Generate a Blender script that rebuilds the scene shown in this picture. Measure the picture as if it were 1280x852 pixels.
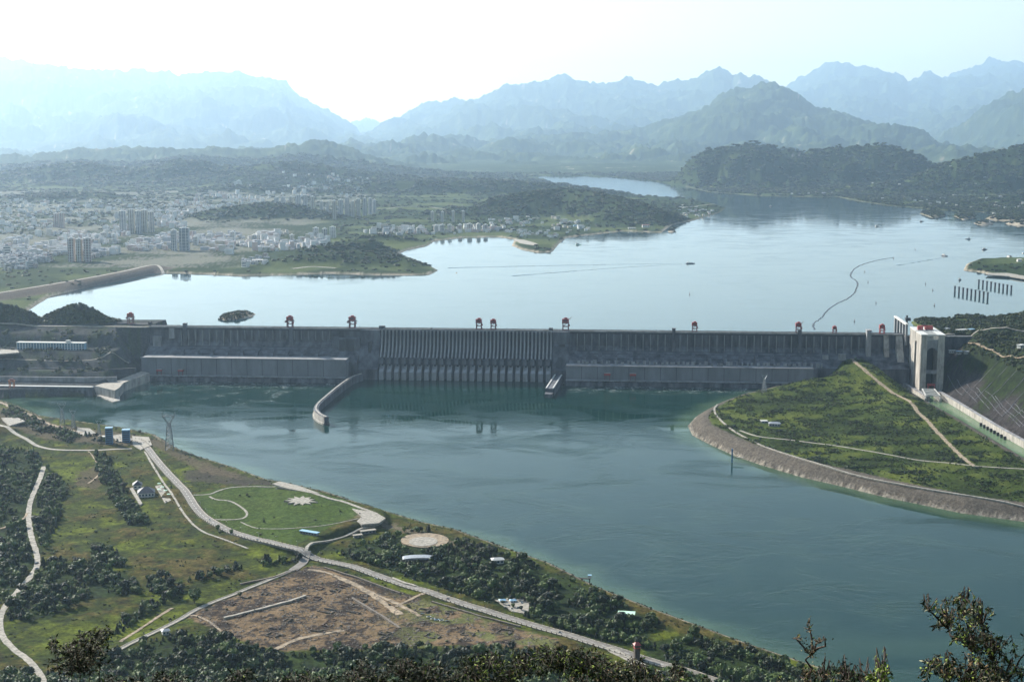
import bpy, bmesh, math, random
import numpy as np
from mathutils import Vector, Matrix
R = math.radians
for o in list(bpy.data.objects):
    bpy.data.objects.remove(o)
scene = bpy.context.scene
COL = scene.collection

# ------------------------------------------------------------------ camera
F, TANP, HC = 1800.0, 0.145, 610.0          # focal length in photo pixels, pitch, metres above the tailwater
PITCH = math.atan(TANP)
cam_d = bpy.data.cameras.new('camera')
cam_d.sensor_width = 36.0
cam_d.lens = 36.0 * F / 1280.0
cam_d.clip_start, cam_d.clip_end = 0.5, 180000
cam = bpy.data.objects.new('camera', cam_d)
COL.objects.link(cam)
cam.location = (0, 0, HC)
cam.rotation_euler = (R(90) - PITCH, 0, 0)
scene.camera = cam

# ------------------------------------------------------------------ light
SUN_EL, SUN_AZ = R(30), R(-47)              # azimuth measured from +Y (view direction) towards +X
sun_dir = Vector((math.sin(SUN_AZ) * math.cos(SUN_EL), math.cos(SUN_AZ) * math.cos(SUN_EL), math.sin(SUN_EL)))
world = bpy.data.worlds.new('World')
scene.world = world
world.use_nodes = True
wn = world.node_tree
wn.nodes.clear()
sky = wn.nodes.new('ShaderNodeTexSky')
sky.sky_type = 'NISHITA'
sky.sun_disc = False
sky.sun_elevation = SUN_EL
sky.sun_rotation = SUN_AZ
sky.altitude = 300
sky.air_density = 1.5
sky.dust_density = 0.9
sky.ozone_density = 1.0
bg = wn.nodes.new('ShaderNodeBackground')
bg.inputs['Strength'].default_value = 0.08
wo = wn.nodes.new('ShaderNodeOutputWorld')
wn.links.new(sky.outputs[0], bg.inputs['Color'])
wn.links.new(bg.outputs[0], wo.inputs['Surface'])
sl = bpy.data.lights.new('sun', 'SUN')
sl.energy = 5.0
sl.angle = R(0.5)
sl.color = (1.0, 0.94, 0.85)
sun = bpy.data.objects.new('sun', sl)
COL.objects.link(sun)
sun.rotation_euler = sun_dir.to_track_quat('Z', 'Y').to_euler()
sun.location = (0, 0, 1500)
scene.view_settings.view_transform = 'Standard'
scene.view_settings.look = 'None'
scene.view_settings.gamma = 1.0
scene.view_settings.exposure = 1.12
scene.view_settings.use_curve_mapping = False
HAZE_DENSITY = 1.75e-5
HAZE_COLOR = (0.55, 0.77, 1.0, 1)
HAZE_ANISO = 0.5
cy = scene.cycles
cy.max_bounces = 6
cy.diffuse_bounces = 2
cy.glossy_bounces = 3
cy.transmission_bounces = 2
cy.volume_bounces = 1
cy.transparent_max_bounces = 6
cy.use_adaptive_sampling = True
cy.adaptive_threshold = 0.02
cy.use_denoising = True

# ------------------------------------------------------------------ geometry of the view, used to survey the place
cP, sP = math.cos(PITCH), math.sin(PITCH)
def ray(u, v):
    a, b = (u - 640) / F, (v - 426) / F
    return (a, cP - b * sP, -sP - b * cP)
def P(u, v, z=0.0):                          # the spot at height z seen at photo pixel (u, v)
    d = ray(u, v)
    t = (z - HC) / d[2]
    return (d[0] * t, d[1] * t)
def Q(u, v, y):                              # the spot at forward distance y
    d = ray(u, v)
    t = y / d[1]
    return (d[0] * t, y, HC + d[2] * t)
def proj(x, y, z):
    zz = y * cP - (z - HC) * sP
    return 640 + F * x / zz, 426 - F * (y * sP + (z - HC) * cP) / zz

# ------------------------------------------------------------------ helpers
def tag(o, label=None, cat=None, group=None, kind=None):
    if label: o['label'] = label
    if cat: o['category'] = cat
    if group: o['group'] = group
    if kind: o['kind'] = kind
    return o

def empty(name, loc=(0, 0, 0), rz=0.0):
    o = bpy.data.objects.new(name, None)
    o.empty_display_size = 1
    COL.objects.link(o)
    o.location = loc
    o.rotation_euler = (0, 0, rz)
    return o

def link(name, mesh, parent=None, loc=None):
    o = bpy.data.objects.new(name, mesh)
    COL.objects.link(o)
    if parent is not None: o.parent = parent
    if loc is not None: o.location = loc
    return o

def copy_tree(o, parent=None):
    c = o.copy()
    COL.objects.link(c)
    c.parent = parent
    for ch in list(o.children):
        copy_tree(ch, c)
    return c

class MB:
    """collects solids and builds them as one mesh"""
    def __init__(s):
        s.v, s.f, s.m = [], [], []
    def add(s, vs, fs, mi=0):
        n = len(s.v)
        s.v.extend(vs)
        s.f.extend([tuple(n + i for i in f) for f in fs])
        s.m.extend([mi] * len(fs))
        return s
    def box(s, x0, x1, y0, y1, z0, z1, mi=0):
        return s.add([(x0,y0,z0),(x1,y0,z0),(x1,y1,z0),(x0,y1,z0),(x0,y0,z1),(x1,y0,z1),(x1,y1,z1),(x0,y1,z1)],
                     [(0,3,2,1),(4,5,6,7),(0,1,5,4),(1,2,6,5),(2,3,7,6),(3,0,4,7)], mi)
    def cbox(s, cx, cy, sx, sy, z0, z1, rz=0.0, mi=0):
        c, q = math.cos(rz), math.sin(rz)
        pts = [(cx + c*a*sx/2 - q*b*sy/2, cy + q*a*sx/2 + c*b*sy/2) for a, b in ((-1,-1),(1,-1),(1,1),(-1,1))]
        return s.prism(pts, z0, z1, mi)
    def prism(s, pts, z0, z1, mi=0):          # outline counterclockwise in xy
        n = len(pts)
        z0s = z0 if hasattr(z0, '__len__') else [z0]*n
        z1s = z1 if hasattr(z1, '__len__') else [z1]*n
        vs = [(p[0], p[1], z) for p, z in zip(pts, z0s)] + [(p[0], p[1], z) for p, z in zip(pts, z1s)]
        fs = [tuple(range(n-1, -1, -1)), tuple(range(n, 2*n))]
        fs += [(i, (i+1) % n, n + (i+1) % n, n + i) for i in range(n)]
        return s.add(vs, fs, mi)
    def xprism(s, prof, x0, x1, mi=0):        # outline in (y, z), extruded along x
        n = len(prof)
        vs = [(x0, p[0], p[1]) for p in prof] + [(x1, p[0], p[1]) for p in prof]
        fs = [tuple(range(n-1, -1, -1)), tuple(range(n, 2*n))]
        fs += [(i, (i+1) % n, n + (i+1) % n, n + i) for i in range(n)]
        return s.add(vs, fs, mi)
    def bar(s, a, b, w, mi=0, h=None):        # square bar from a to b
        a, b = Vector(a), Vector(b)
        d = (b - a)
        if d.length < 1e-6: return s
        d.normalize()
        up = Vector((0,0,1)) if abs(d.z) < 0.9 else Vector((0,1,0))
        r = d.cross(up).normalized(); q = r.cross(d).normalized()
        h = h or w
        vs = []
        for c in (a, b):
            for i, j in ((-1,-1),(1,-1),(1,1),(-1,1)):
                vs.append(tuple(c + r*i*w/2 + q*j*h/2))
        return s.add(vs, [(0,1,2,3),(7,6,5,4),(0,4,5,1),(1,5,6,2),(2,6,7,3),(3,7,4,0)], mi)
    def cyl(s, a, b, r0, r1=None, n=8, mi=0):
        a, b = Vector(a), Vector(b)
        r1 = r0 if r1 is None else r1
        d = (b - a).normalized()
        up = Vector((0,0,1)) if abs(d.z) < 0.9 else Vector((0,1,0))
        r = d.cross(up).normalized(); q = r.cross(d).normalized()
        vs = []
        for c, rr in ((a, r0), (b, r1)):
            for k in range(n):
                t = 2*math.pi*k/n
                vs.append(tuple(c + r*math.cos(t)*rr + q*math.sin(t)*rr))
        fs = [(k, (k+1) % n, n + (k+1) % n, n + k) for k in range(n)]
        fs += [tuple(range(n-1, -1, -1)), tuple(range(n, 2*n))]
        return s.add(vs, fs, mi)
    def mesh(s, name, mats):
        me = bpy.data.meshes.new(name)
        me.from_pydata(s.v, [], s.f)
        if not isinstance(mats, (list, tuple)): mats = [mats]
        for m in mats: me.materials.append(m)
        if len(mats) > 1: me.polygons.foreach_set('material_index', s.m)
        bm = bmesh.new(); bm.from_mesh(me)
        bmesh.ops.recalc_face_normals(bm, faces=bm.faces)
        bm.to_mesh(me); bm.free()
        return me
    def build(s, name, mats, parent=None, loc=None):
        return link(name, s.mesh(name, mats), parent, loc)

def grid_mesh(name, X, Y, Z, keep, mat, attrs=None, smooth=True):
    """regular grid (rows, cols) with a mask of the quads to keep"""
    h, w = X.shape
    idx = np.arange(h*w).reshape(h, w)
    q = np.stack([idx[:-1, :-1], idx[:-1, 1:], idx[1:, 1:], idx[1:, :-1]], -1)[keep]
    q = q.reshape(-1, 4)
    used = np.zeros(h*w, bool); used[q.ravel()] = True
    remap = np.cumsum(used) - 1
    q = remap[q]
    co = np.stack([X.ravel(), Y.ravel(), Z.ravel()], -1)[used].astype(np.float32)
    me = bpy.data.meshes.new(name)
    me.vertices.add(len(co)); me.vertices.foreach_set('co', co.ravel())
    me.loops.add(q.size); me.loops.foreach_set('vertex_index', q.ravel().astype(np.int32))
    me.polygons.add(len(q))
    me.polygons.foreach_set('loop_start', (np.arange(len(q))*4).astype(np.int32))
    me.polygons.foreach_set('use_smooth', np.full(len(q), smooth))
    me.update(calc_edges=True)
    for an, (typ, arr) in (attrs or {}).items():
        if typ == 'c':
            a = me.attributes.new(an, 'FLOAT_COLOR', 'POINT')
            c = np.ones((used.sum(), 4), np.float32); c[:, :3] = arr.reshape(-1, 3)[used]
            a.data.foreach_set('color', c.ravel())
        else:
            a = me.attributes.new(an, 'FLOAT', 'POINT')
            a.data.foreach_set('value', arr.ravel()[used].astype(np.float32))
    me.materials.append(mat)
    return link(name, me)

# ------------------------------------------------------------------ noise
_rng = np.random.RandomState(7)
_perm = _rng.permutation(256).astype(np.int32)
_perm = np.concatenate([_perm, _perm])
_g = np.stack([np.cos(np.arange(256)*2.399), np.sin(np.arange(256)*2.399)], -1).astype(np.float32)
def noise2(x, y):
    xi, yi = np.floor(x).astype(np.int64), np.floor(y).astype(np.int64)
    xf, yf = (x - xi).astype(np.float32), (y - yi).astype(np.float32)
    xi &= 255; yi &= 255
    def gr(a, b, fx, fy):
        g = _g[_perm[_perm[a & 255] + (b & 255)]]
        return g[..., 0]*fx + g[..., 1]*fy
    u = xf*xf*xf*(xf*(xf*6-15)+10); v = yf*yf*yf*(yf*(yf*6-15)+10)
    n00 = gr(xi, yi, xf, yf); n10 = gr(xi+1, yi, xf-1, yf)
    n01 = gr(xi, yi+1, xf, yf-1); n11 = gr(xi+1, yi+1, xf-1, yf-1)
    return (n00*(1-u) + n10*u)*(1-v) + (n01*(1-u) + n11*u)*v
def fbm(x, y, s, octv=5, gain=0.5, seed=0.0):
    t = 0.0; a = 1.0; f = 1.0/s
    for k in range(octv):
        t = t + a*noise2(x*f + seed*17.3 + k*31.7, y*f + seed*9.1 + k*11.3)
        a *= gain; f *= 2.03
    return t
def ridged(x, y, s, octv=5, gain=0.5, seed=0.0):
    t = 0.0; a = 1.0; f = 1.0/s
    for k in range(octv):
        n = 1 - 2*np.abs(noise2(x*f + seed*13.3 + k*21.7, y*f + seed*7.7 + k*17.9))
        t = t + a*n
        a *= gain; f *= 2.1
    return t
def sstep(a, b, x):
    t = np.clip((x - a)/(b - a), 0, 1)
    return t*t*(3 - 2*t)

def seg_dist(x, y, a, b):
    ax, ay, bx, by = a[0], a[1], b[0], b[1]
    dx, dy = bx-ax, by-ay
    L = dx*dx + dy*dy + 1e-9
    t = np.clip(((x-ax)*dx + (y-ay)*dy)/L, 0, 1)
    return np.hypot(x - ax - t*dx, y - ay - t*dy), t
def sdf(x, y, poly):
    """distance to the outline, positive inside"""
    d = np.full(x.shape, 1e9); ins = np.zeros(x.shape, bool)
    n = len(poly)
    for i in range(n):
        a, b = poly[i], poly[(i+1) % n]
        d = np.minimum(d, seg_dist(x, y, a, b)[0])
        c = ((a[1] > y) != (b[1] > y))
        if a[1] != b[1]:
            ins ^= c & (x < (b[0]-a[0])*(y-a[1])/(b[1]-a[1]) + a[0])
    return np.where(ins, d, -d)
def smooth_line(pts, k=6, closed=False):
    """Catmull-Rom through the points"""
    out = []; n = len(pts)
    rng_ = range(n if closed else n-1)
    for i in rng_:
        p = [np.array(pts[(i+j) % n] if closed else pts[min(max(i+j, 0), n-1)], float) for j in (-1, 0, 1, 2)]
        for t in np.linspace(0, 1, k, endpoint=False):
            out.append(tuple(0.5*((2*p[1]) + (-p[0]+p[2])*t + (2*p[0]-5*p[1]+4*p[2]-p[3])*t*t + (-p[0]+3*p[1]-3*p[2]+p[3])*t**3)))
    if not closed: out.append(tuple(float(c) for c in pts[-1]))
    return out
def line_dist(x, y, pts):
    d = np.full(np.shape(x), 1e9)
    for a, b in zip(pts[:-1], pts[1:]):
        d = np.minimum(d, seg_dist(x, y, a, b)[0])
    return d
def PL(px, z=0.0):
    return [P(u, v, z) for u, v in px]

# ------------------------------------------------------------------ materials
def mat(name, col=(0.5,0.5,0.5), rough=0.8, metallic=0.0, var=0.15, scale=0.2, col2=None, bump=0.0, spec=0.5, stretch=(1,1,1), emit=None):
    m = bpy.data.materials.new(name); m.use_nodes = True
    nt = m.node_tree; b = nt.nodes['Principled BSDF']
    b.inputs['Roughness'].default_value = rough
    b.inputs['Metallic'].default_value = metallic
    b.inputs['Specular IOR Level'].default_value = spec
    tc = nt.nodes.new('ShaderNodeTexCoord'); mp = nt.nodes.new('ShaderNodeMapping')
    mp.inputs['Scale'].default_value = stretch
    nz = nt.nodes.new('ShaderNodeTexNoise'); nz.inputs['Scale'].default_value = scale; nz.inputs['Detail'].default_value = 6
    nz.inputs['Roughness'].default_value = 0.65
    nt.links.new(tc.outputs['Object'], mp.inputs[0]); nt.links.new(mp.outputs[0], nz.inputs['Vector'])
    cr = nt.nodes.new('ShaderNodeValToRGB')
    c2 = col2 or tuple(c*(1-2*var) for c in col); c1 = tuple(min(1, c*(1+var)) for c in col)
    cr.color_ramp.elements[0].position = 0.35; cr.color_ramp.elements[1].position = 0.65
    cr.color_ramp.elements[0].color = (*c2, 1); cr.color_ramp.elements[1].color = (*c1, 1)
    nt.links.new(nz.outputs['Fac'], cr.inputs[0]); nt.links.new(cr.outputs[0], b.inputs['Base Color'])
    if bump:
        bp = nt.nodes.new('ShaderNodeBump'); bp.inputs['Strength'].default_value = bump; bp.inputs['Distance'].default_value = 1.0
        nt.links.new(nz.outputs['Fac'], bp.inputs['Height']); nt.links.new(bp.outputs[0], b.inputs['Normal'])
    if emit:
        b.inputs['Emission Color'].default_value = (*emit, 1); b.inputs['Emission Strength'].default_value = 1
    return m
# ------------------------------------------------------------------ survey of the land
ZU = 107.0                                   # level of the reservoir above the tailwater
ZC = 119.0                                   # crest of the dam
A0 = P(190, 408, ZC); A1 = P(1130, 418, ZC)
DANG = math.atan2(A1[1]-A0[1], A1[0]-A0[0])
def dam_y(x): return A0[1] + (x - A0[0])*math.tan(DANG)
def to_local(x, y):
    c, s = math.cos(DANG), math.sin(DANG)
    dx, dy = x - A0[0], y - A0[1]
    return dx*c + dy*s, -dx*s + dy*c
def to_world(X, Y):
    c, s = math.cos(DANG), math.sin(DANG)
    return A0[0] + X*c - Y*s, A0[1] + X*s + Y*c
def DP(u, v, off=0.0):                       # a point of the vertical plane `off` metres downstream of the crest line
    d = ray(u, v)
    c, s = math.cos(DANG), math.sin(DANG)
    # local Y of the ray = -dx*s + dy*c = -off
    a = -d[0]*s + d[1]*c; b0 = A0[0]*s - A0[1]*c
    t = (-off - b0)/a
    X = (d[0]*t - A0[0])*c + (d[1]*t - A0[1])*s
    return X, HC + d[2]*t

near_px = [(-260,440),(-120,480),(0,502),(30,512),(62,526),(110,533),(160,540),(205,550),(235,568),(262,578),(300,590),(345,606),(375,612),(420,622),(455,634),
           (500,648),(540,660),(580,669),(640,691),(700,712),(760,742),(830,770),(885,790),(950,814),(1010,834),(1060,850),(1120,880),(1200,930),(1260,1000),(-260,1000)]
near_poly = PL(near_px)
isl_px = [(856,532),(866,521),(885,511),(915,500),(955,491),(1015,486),(1018,466),(1060,462),(1108,464),(1116,478),(1150,497),(1180,514),(1215,533),(1280,572),(1380,630),
          (1520,700),(1520,720),(1400,682),(1280,653),(1200,642),(1100,621),(1040,606),(1000,597),(950,582),(915,570),(885,556),(862,544)]
isl_poly = PL(isl_px)
rb_px = [(1168,470),(1172,492),(1195,507),(1230,526),(1280,556),(1400,625),(1560,700),(1560,400),(1168,400)]
rb_poly = PL(rb_px[:7]) + [(3200, 3300), (3200, 5200), (P(1168, 470)[0], 3900)]
lab_px = [(-260,500),(0,497),(118,494),(144,488),(180,474),(188,466)]
lab_poly = PL(lab_px) + [(-905, 3900), (-4000, 3900), (-4000, 3300)]
# reservoir shores
u1_px = [(-300,470),(-40,410),(31,393),(50,380),(67,370),(95,363),(125,356),(160,348),(192,341),(230,342),(262,343),(300,345),(350,344),(415,342),(470,344),(515,344),
         (540,343),(550,338),(535,330),(517,323),(497,319),(512,312),(537,307),(545,301),(580,297),(620,296),(642,299),(638,307),(650,312),(672,316),(692,315),(700,305),
         (710,297),(735,294),(780,289),(805,290),(828,291),(842,281),(870,275),(900,266),(909,260),(888,254),(850,248),(806,245),(760,238),(715,231),(690,228),(672,222)]
u1_poly = PL(u1_px, ZU) + [(500, 18000), (700, 22000), (-50000, 95000), (-9000, 3700)]
u4_px = [(1600,300),(1440,284),(1290,270),(1240,266),(1180,263),(1110,257),(1075,252),(1045,246),(1000,246),(950,245),(885,240),(855,233),(815,226),(765,221)]
u4_poly = PL(u4_px, ZU) + [(1300, 17500), (1500, 22000), (4000, 30000), (50000, 95000), (16000, 9000)]
u3_poly = PL([(1420,372),(1280,349),(1240,344),(1222,340),(1202,338),(1206,330),(1222,324),(1250,323),(1290,322),(1420,330)], ZU)
u5_poly = PL([(267,399),(272,395),(288,391.5),(310,390.5),(325,392),(320,396),(300,399.5),(280,401.5)], ZU)
islets = [PL(p, ZU) for p in ([(1147,267),(1160,263),(1178,264),(1184,270),(1165,273)], [(1190,270),(1203,263),(1218,265),(1222,272),(1203,276)],
    [(1228,274),(1246,266),(1300,262),(1320,276),(1262,277)], [(1214,279),(1240,276),(1245,280),(1225,282)], [(1250,279),(1290,278),(1320,283),(1270,282)],
    [(565,341),(570,338),(577,341),(570,344)], [(832,290),(838,284),(846,287),(845,291)])]

def ridge_pts(px, D):
    """crest line: (u, v) pixels at forward distance D (one number or one for each point)"""
    n = len(px)
    return [Q(u, v, (D[i] if hasattr(D, '__len__') else D)) for i, (u, v) in enumerate(px)]
# (crest line, half width in front, half width behind, exponent, noise)
RIDGES = []
def ridge(px, D, wf, wb, e=1.5, nz=0.12, sm=True):
    DS = [0, 3700, 3710, 5000, 6600, 8400, 9300, 10200, 12000, 14300, 15500, 18500, 23000]; DT = [0, 3700, 3710, 5430, 8000, 11500, 13800, 19500, 33000, 56000, 58000, 74000, 84000]
    D2 = [float(np.interp(d, DS, DT)) for d in D] if hasattr(D, '__len__') else float(np.interp(D, DS, DT))
    k = (D2[0]/D[0]) if hasattr(D, '__len__') else D2/D
    D = D2; wf *= k; wb *= k
    pts = ridge_pts(px, D)
    if sm: pts = smooth_line(pts, 3)
    if pts[0][1] > 50000: wf = pts[0][1] - 23000
    elif pts[0][1] > 18500: wf = (pts[0][1] - 15500) if pts[0][1] > 24000 else min(wf*1.6, pts[0][1] - 12500)
    RIDGES.append((pts, wf, wb, e, nz))
ridge([(-90,380),(-30,380),(15,386),(32,392)], 3705, 60, 80, 1.6, .06)
ridge([(62,397),(80,388),(97,384),(113,388),(132,401)], 3705, 45, 70, 1.5, .06)
ridge([(-120,240),(-40,232),(40,236),(110,228),(180,233),(250,226),(330,222),(400,224),(450,228),(520,226),(600,226),(680,230)], 8900, 420, 500, 1.2, .2)
ridge([(-120,222),(0,212),(90,205),(160,208),(240,200),(320,203),(380,196),(440,204),(520,214),(600,220),(690,228)], 9700, 900, 700, 1.2, .16)
ridge([(-100,272),(-30,268),(20,262),(70,266),(110,276)], 7300, 240, 300, 1.2, .14)
ridge([(215,286),(250,272),(290,263),(345,258),(390,266),(430,280),(470,292)], [6500,6550,6600,6650,6650,6600,6500], 380, 420, 1.2, .12)
ridge([(330,330),(360,324),(400,318),(440,315),(480,318),(520,327),(545,338)], [4960,4990,5020,5050,5020,4960,4860], 180, 220, 1.1, .12)
ridge([(380,312),(430,303),(470,300),(510,306)], [5250,5300,5350,5300], 200, 200, 1.2, .12)
ridge([(440,298),(480,294),(515,298),(530,304)], [5700,5700,5700,5650], 150, 150, 1.2, .12)
ridge([(600,262),(625,248),(660,242),(700,238),(740,242),(780,249),(808,258),(838,270),(850,276)], [6900,6950,7000,7100,7000,6850,6700,6600,6500], 520, 400, 1.15, .14)
ridge([(430,238),(480,231),(540,230),(600,229),(650,229),(700,233),(740,238)], 8400, 330, 500, 1.2, .18)
ridge([(-90,262),(-20,255),(40,250),(95,246),(150,252),(200,262)], 7600, 380, 500, 1.2, .14)
ridge([(200,250),(260,240),(320,236),(370,240),(420,244)], 8200, 260, 300, 1.3, .14)
ridge([(-150,235),(-60,225),(20,218),(100,208),(170,215),(230,205),(300,214),(360,207),(430,214),(500,222)], 9100, 600, 600, 1.2, .2)
ridge([(-150,205),(-60,200),(40,197),(80,192),(130,188),(180,188),(230,190),(270,187),(310,190),(345,187),(370,182),(397,178),(425,184),(450,194),(480,203),(515,210),(560,219),(610,224),(650,229),(690,232)], 10200, 1100, 900, 1.25, .13)
ridge([(440,205),(480,192),(520,187),(545,190),(570,198),(600,205),(640,214),(675,222),(705,232)], 12000, 1000, 900, 1.3, .1)
ridge([(-300,70),(-100,76),(0,80),(60,80),(110,84),(160,90),(200,92),(230,98),(250,96),(270,99),(300,101),(352,101),(362,113),(376,124),(395,134),(412,141),(425,151),(442,163),(455,178),(475,192),(500,206),(540,222)], 15500, 2600, 1500, 1.1, .045)
ridge([(440,178),(470,165),(500,152),(530,143),(560,131),(600,116),(640,110),(680,101),(700,97),(710,96),(725,104),(745,105),(770,100),(790,97),(820,104),(850,107),(880,98),(900,93),(915,103),(925,98),(935,104),(950,101),(965,105),(980,122),(1020,138),(1060,152),(1110,180),(1150,205)], 14300, 2300, 1400, 1.1, .045)
ridge([(940,125),(970,109),(1000,100),(1030,92),(1055,84),(1070,87),(1085,84),(1110,86),(1128,92),(1135,100),(1150,95),(1165,95),(1178,104),(1200,100),(1240,100),(1290,104),(1360,100)], 18500, 2500, 1500, 1.1, .04)
ridge([(1180,105),(1215,92),(1250,82),(1290,84),(1350,76),(1430,80)], 23000, 2500, 1500, 1.1, .04)
ridge([(800,170),(840,145),(880,130),(920,118),(945,112),(965,115),(1000,130),(1035,142),(1060,150),(1085,168),(1110,182),(1140,196),(1160,208)], 12000, 1500, 1000, 1.15, .1)
ridge([(700,215),(750,200),(790,190),(840,183),(880,192)], 11400, 800, 700, 1.2, .14)
ridge([(825,226),(842,212),(862,200),(885,188),(905,184),(925,180),(945,179),(975,187),(1005,190),(1040,187),(1075,185),(1105,184),(1130,190),(1152,200),(1175,215)], 9300, 800, 900, 1.1, .16)
ridge([(1130,232),(1165,214),(1200,202),(1240,194),(1280,184),(1330,170),(1430,160)], 8700, 800, 900, 1.1, .18)
ridge([(1120,200),(1150,192),(1180,172),(1205,150),(1230,133),(1255,122),(1280,118),(1350,112),(1450,105)], 12600, 1700, 900, 1.1, .1)
ridge([(1180,258),(1230,252),(1290,244),(1400,240)], 7700, 260, 300, 1.2, .2)

side_dam = PL([(-120,385),(-20,369),(30,361),(90,351),(150,340),(192,331)], ZU+20)
park_edge = PL([(250,660),(260,600),(345,600),(380,612),(430,627),(478,640),(482,650),(455,658),(425,665),(395,677),(380,692),(330,680)], 20)
def height(x, y, full=False):
    """ground height at x, y; also returns the region masks"""
    x = np.asarray(x, float); y = np.asarray(y, float)
    X, Y = to_local(x, y)
    # ---- downstream
    dn = sdf(x, y, near_poly); di = sdf(x, y, isl_poly); dr = sdf(x, y, rb_poly); dl = sdf(x, y, lab_poly)
    n1 = fbm(x, y, 160, 5, .5, 1); n2 = fbm(x, y, 40, 4, .5, 2)
    z = np.full(x.shape, -8.0)
    zn = -6 + 22*sstep(-8, 26, dn) + np.where(dn > 15, (3*n1 + 1.2*n2)*sstep(15, 60, dn), 0)
    zn += 26*sstep(P(120, 600)[0], P(-60, 600)[0]*1.25, x)*sstep(20, 200, dn)*(0.8 + 0.8*n1)      # wooded rise on the left
    pk = sdf(x, y, park_edge)
    zn += 9*sstep(-12, 3, pk)*sstep(P(300, 660)[0], P(372, 660)[0], x)
    zi = -6 + 27*sstep(-10, 42, di) + 4*n1*sstep(40, 90, di)
    for (u, v, zz, s) in ((1056, 462, 36, 88), (1095, 478, 22, 60), (1010, 478, 16, 60), (960, 505, 8, 60), (1130, 505, 8, 50)):
        px, py = P(u, v, 25)
        zi += zz*np.exp(-((x-px)**2 + ((y-py)*.7)**2)/(2*s*s))*sstep(20, 80, di)
    zr = -6 + 20*sstep(-3, 3, dr) + np.maximum(0, dr - 10)*0.85
    zr = zr + 42*sstep(-260, -40, Y)*sstep(4, 22, dr)
    zr = np.minimum(zr, 128 + 14*n1 + 20*sstep(1350, 1900, x)) + n1*7*sstep(20, 80, dr) + n2*6*sstep(15, 40, dr)
    tt = -Y
    prof = np.interp(tt, [-60, 0, 30, 72, 92, 160, 172, 202, 214, 256, 268, 300, 320, 420], [118, 118, 112, 104, 78, 76, 62, 58, 44, 41, 22, 20, 18, 18])
    edge_r = np.hypot(0, 0) + line_dist(x, y, PL([(118,494),(144,488),(180,474),(188,466)]))
    prof = np.minimum(prof, 4 + 1.35*np.maximum(edge_r, 0) + 200*sstep(-8, 2, Y))
    zl = np.where(dl > 0, prof + 1.2*n2*sstep(5, 30, dl), -6.0)
    z = np.maximum(np.maximum(zn, zi), np.maximum(zr, zl))
    # ---- the mountainside below the viewpoint
    slope = 607 - 0.53*(y + 0.0)
    rough = sstep(60, 500, y)*(fbm(x, y, 220, 4, .5, 3)*26)
    zs = slope + rough - 0.00012*np.maximum(0, np.abs(x) - 300)**1.6
    z = np.where(y < 1700, np.maximum(z, zs), z)
    # ---- upstream
    d1 = sdf(x, y, u1_poly); d4 = sdf(x, y, u4_poly); d3 = sdf(x, y, u3_poly); d5 = sdf(x, y, u5_poly)
    d1 = np.maximum(d1, y - 16600 + 300*n1)
    land = np.maximum(np.maximum(d1, d4), d3)
    zu = ZU - 8 + 14*sstep(-14, 22, land) + 0.012*np.clip(land, 0, 3000) + 4.5*n1*sstep(10, 80, land)
    z5 = ZU - 8 + 15*sstep(-14, 34, d5) + 3*n2*sstep(0, 20, d5)
    zu = np.maximum(zu, z5)
    for p in islets:
        dd = sdf(x, y, p)
        zu = np.maximum(zu, ZU - 8 + 20*sstep(-12, 40, dd) + 4*n2*sstep(0, 20, dd))
    zu = np.where(d1 > -30, zu + np.maximum(0, ZU + 20 - zu)*sstep(75, 8, line_dist(x, y, side_dam)), zu)
    shore = sstep(0, 120, np.maximum(d1, d4))
    
    hill = np.zeros(x.shape)
    for pts, wf, wb, e, nz in RIDGES:
        ymin = min(p[1] for p in pts) - wf*1.6 - 50; ymax = max(p[1] for p in pts) + wb*1.6 + 50
        sel = (y > ymin) & (y < ymax)
        if not sel.any(): continue
        xs, ys = x[sel], y[sel]
        best = np.full(xs.shape, 1e9); zc = np.zeros(xs.shape); yc = np.zeros(xs.shape)
        if ymax > 55000:                      # far ranges: long flanks facing the reservoir
            ps = sorted((p[0]/p[1], p[1], p[2]) for p in pts); S = xs/ys
            sx = [p[0] for p in ps]; zc = np.interp(S, sx, [p[2] for p in ps]); yc = np.interp(S, sx, [p[1] for p in ps])
            best = np.abs(ys - yc) + np.maximum(0, np.maximum(sx[0] - S, S - sx[-1]))*ys
        for a, b in (zip(pts[:-1], pts[1:]) if ymax <= 55000 else ()):
            d, t = seg_dist(xs, ys, a, b)
            m = d < best
            best = np.where(m, d, best); zc = np.where(m, a[2] + t*(b[2]-a[2]), zc); yc = np.where(m, a[1] + t*(b[1]-a[1]), yc)
        w = np.where(ys < yc, wf, wb)
        # spurs running down the flanks
        q = best/w
        rd = ridged(xs, ys, max(420, wf*.36), 7, .6, 5); lw = fbm(xs, ys, max(300, wf*.4), 7, .58, 14)
        warp = rd*0.22 + lw*0.30
        q2 = np.clip(q + warp*np.clip(q*2.2, 0, 1) * (1 if wf > 100 else .3), 0, 1)
        sh = (1 - q2)**e
        base = ZU + 3
        hgt = (zc - base)*sh*(1 + (.10 + nz)*(rd - .7)*np.clip(q*3, 0, 1))
        fine = fbm(xs, ys, max(120, wf*.09), 6, .66, 6)*max(nz, .1)*max(60, wf*.15)*sstep(0, .2, sh)*min(1, wf/700)
        h = np.where(sh > 0, hgt + fine, 0)
        hill[sel] = np.maximum(hill[sel], h)
    isup = Y > 20
    knoll = (x < -850) & (y < 4000)
    zu = zu + hill*np.where(knoll, 1, shore)
    zab = 118 + hill                          # abutment ground beside the dam, above the reservoir
    zup = np.where((dl > 0) & (Y < 150) & (Y > -20), np.maximum(zab, zu), zu)
    right = (x > 1040) & (Y < 420)
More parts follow.
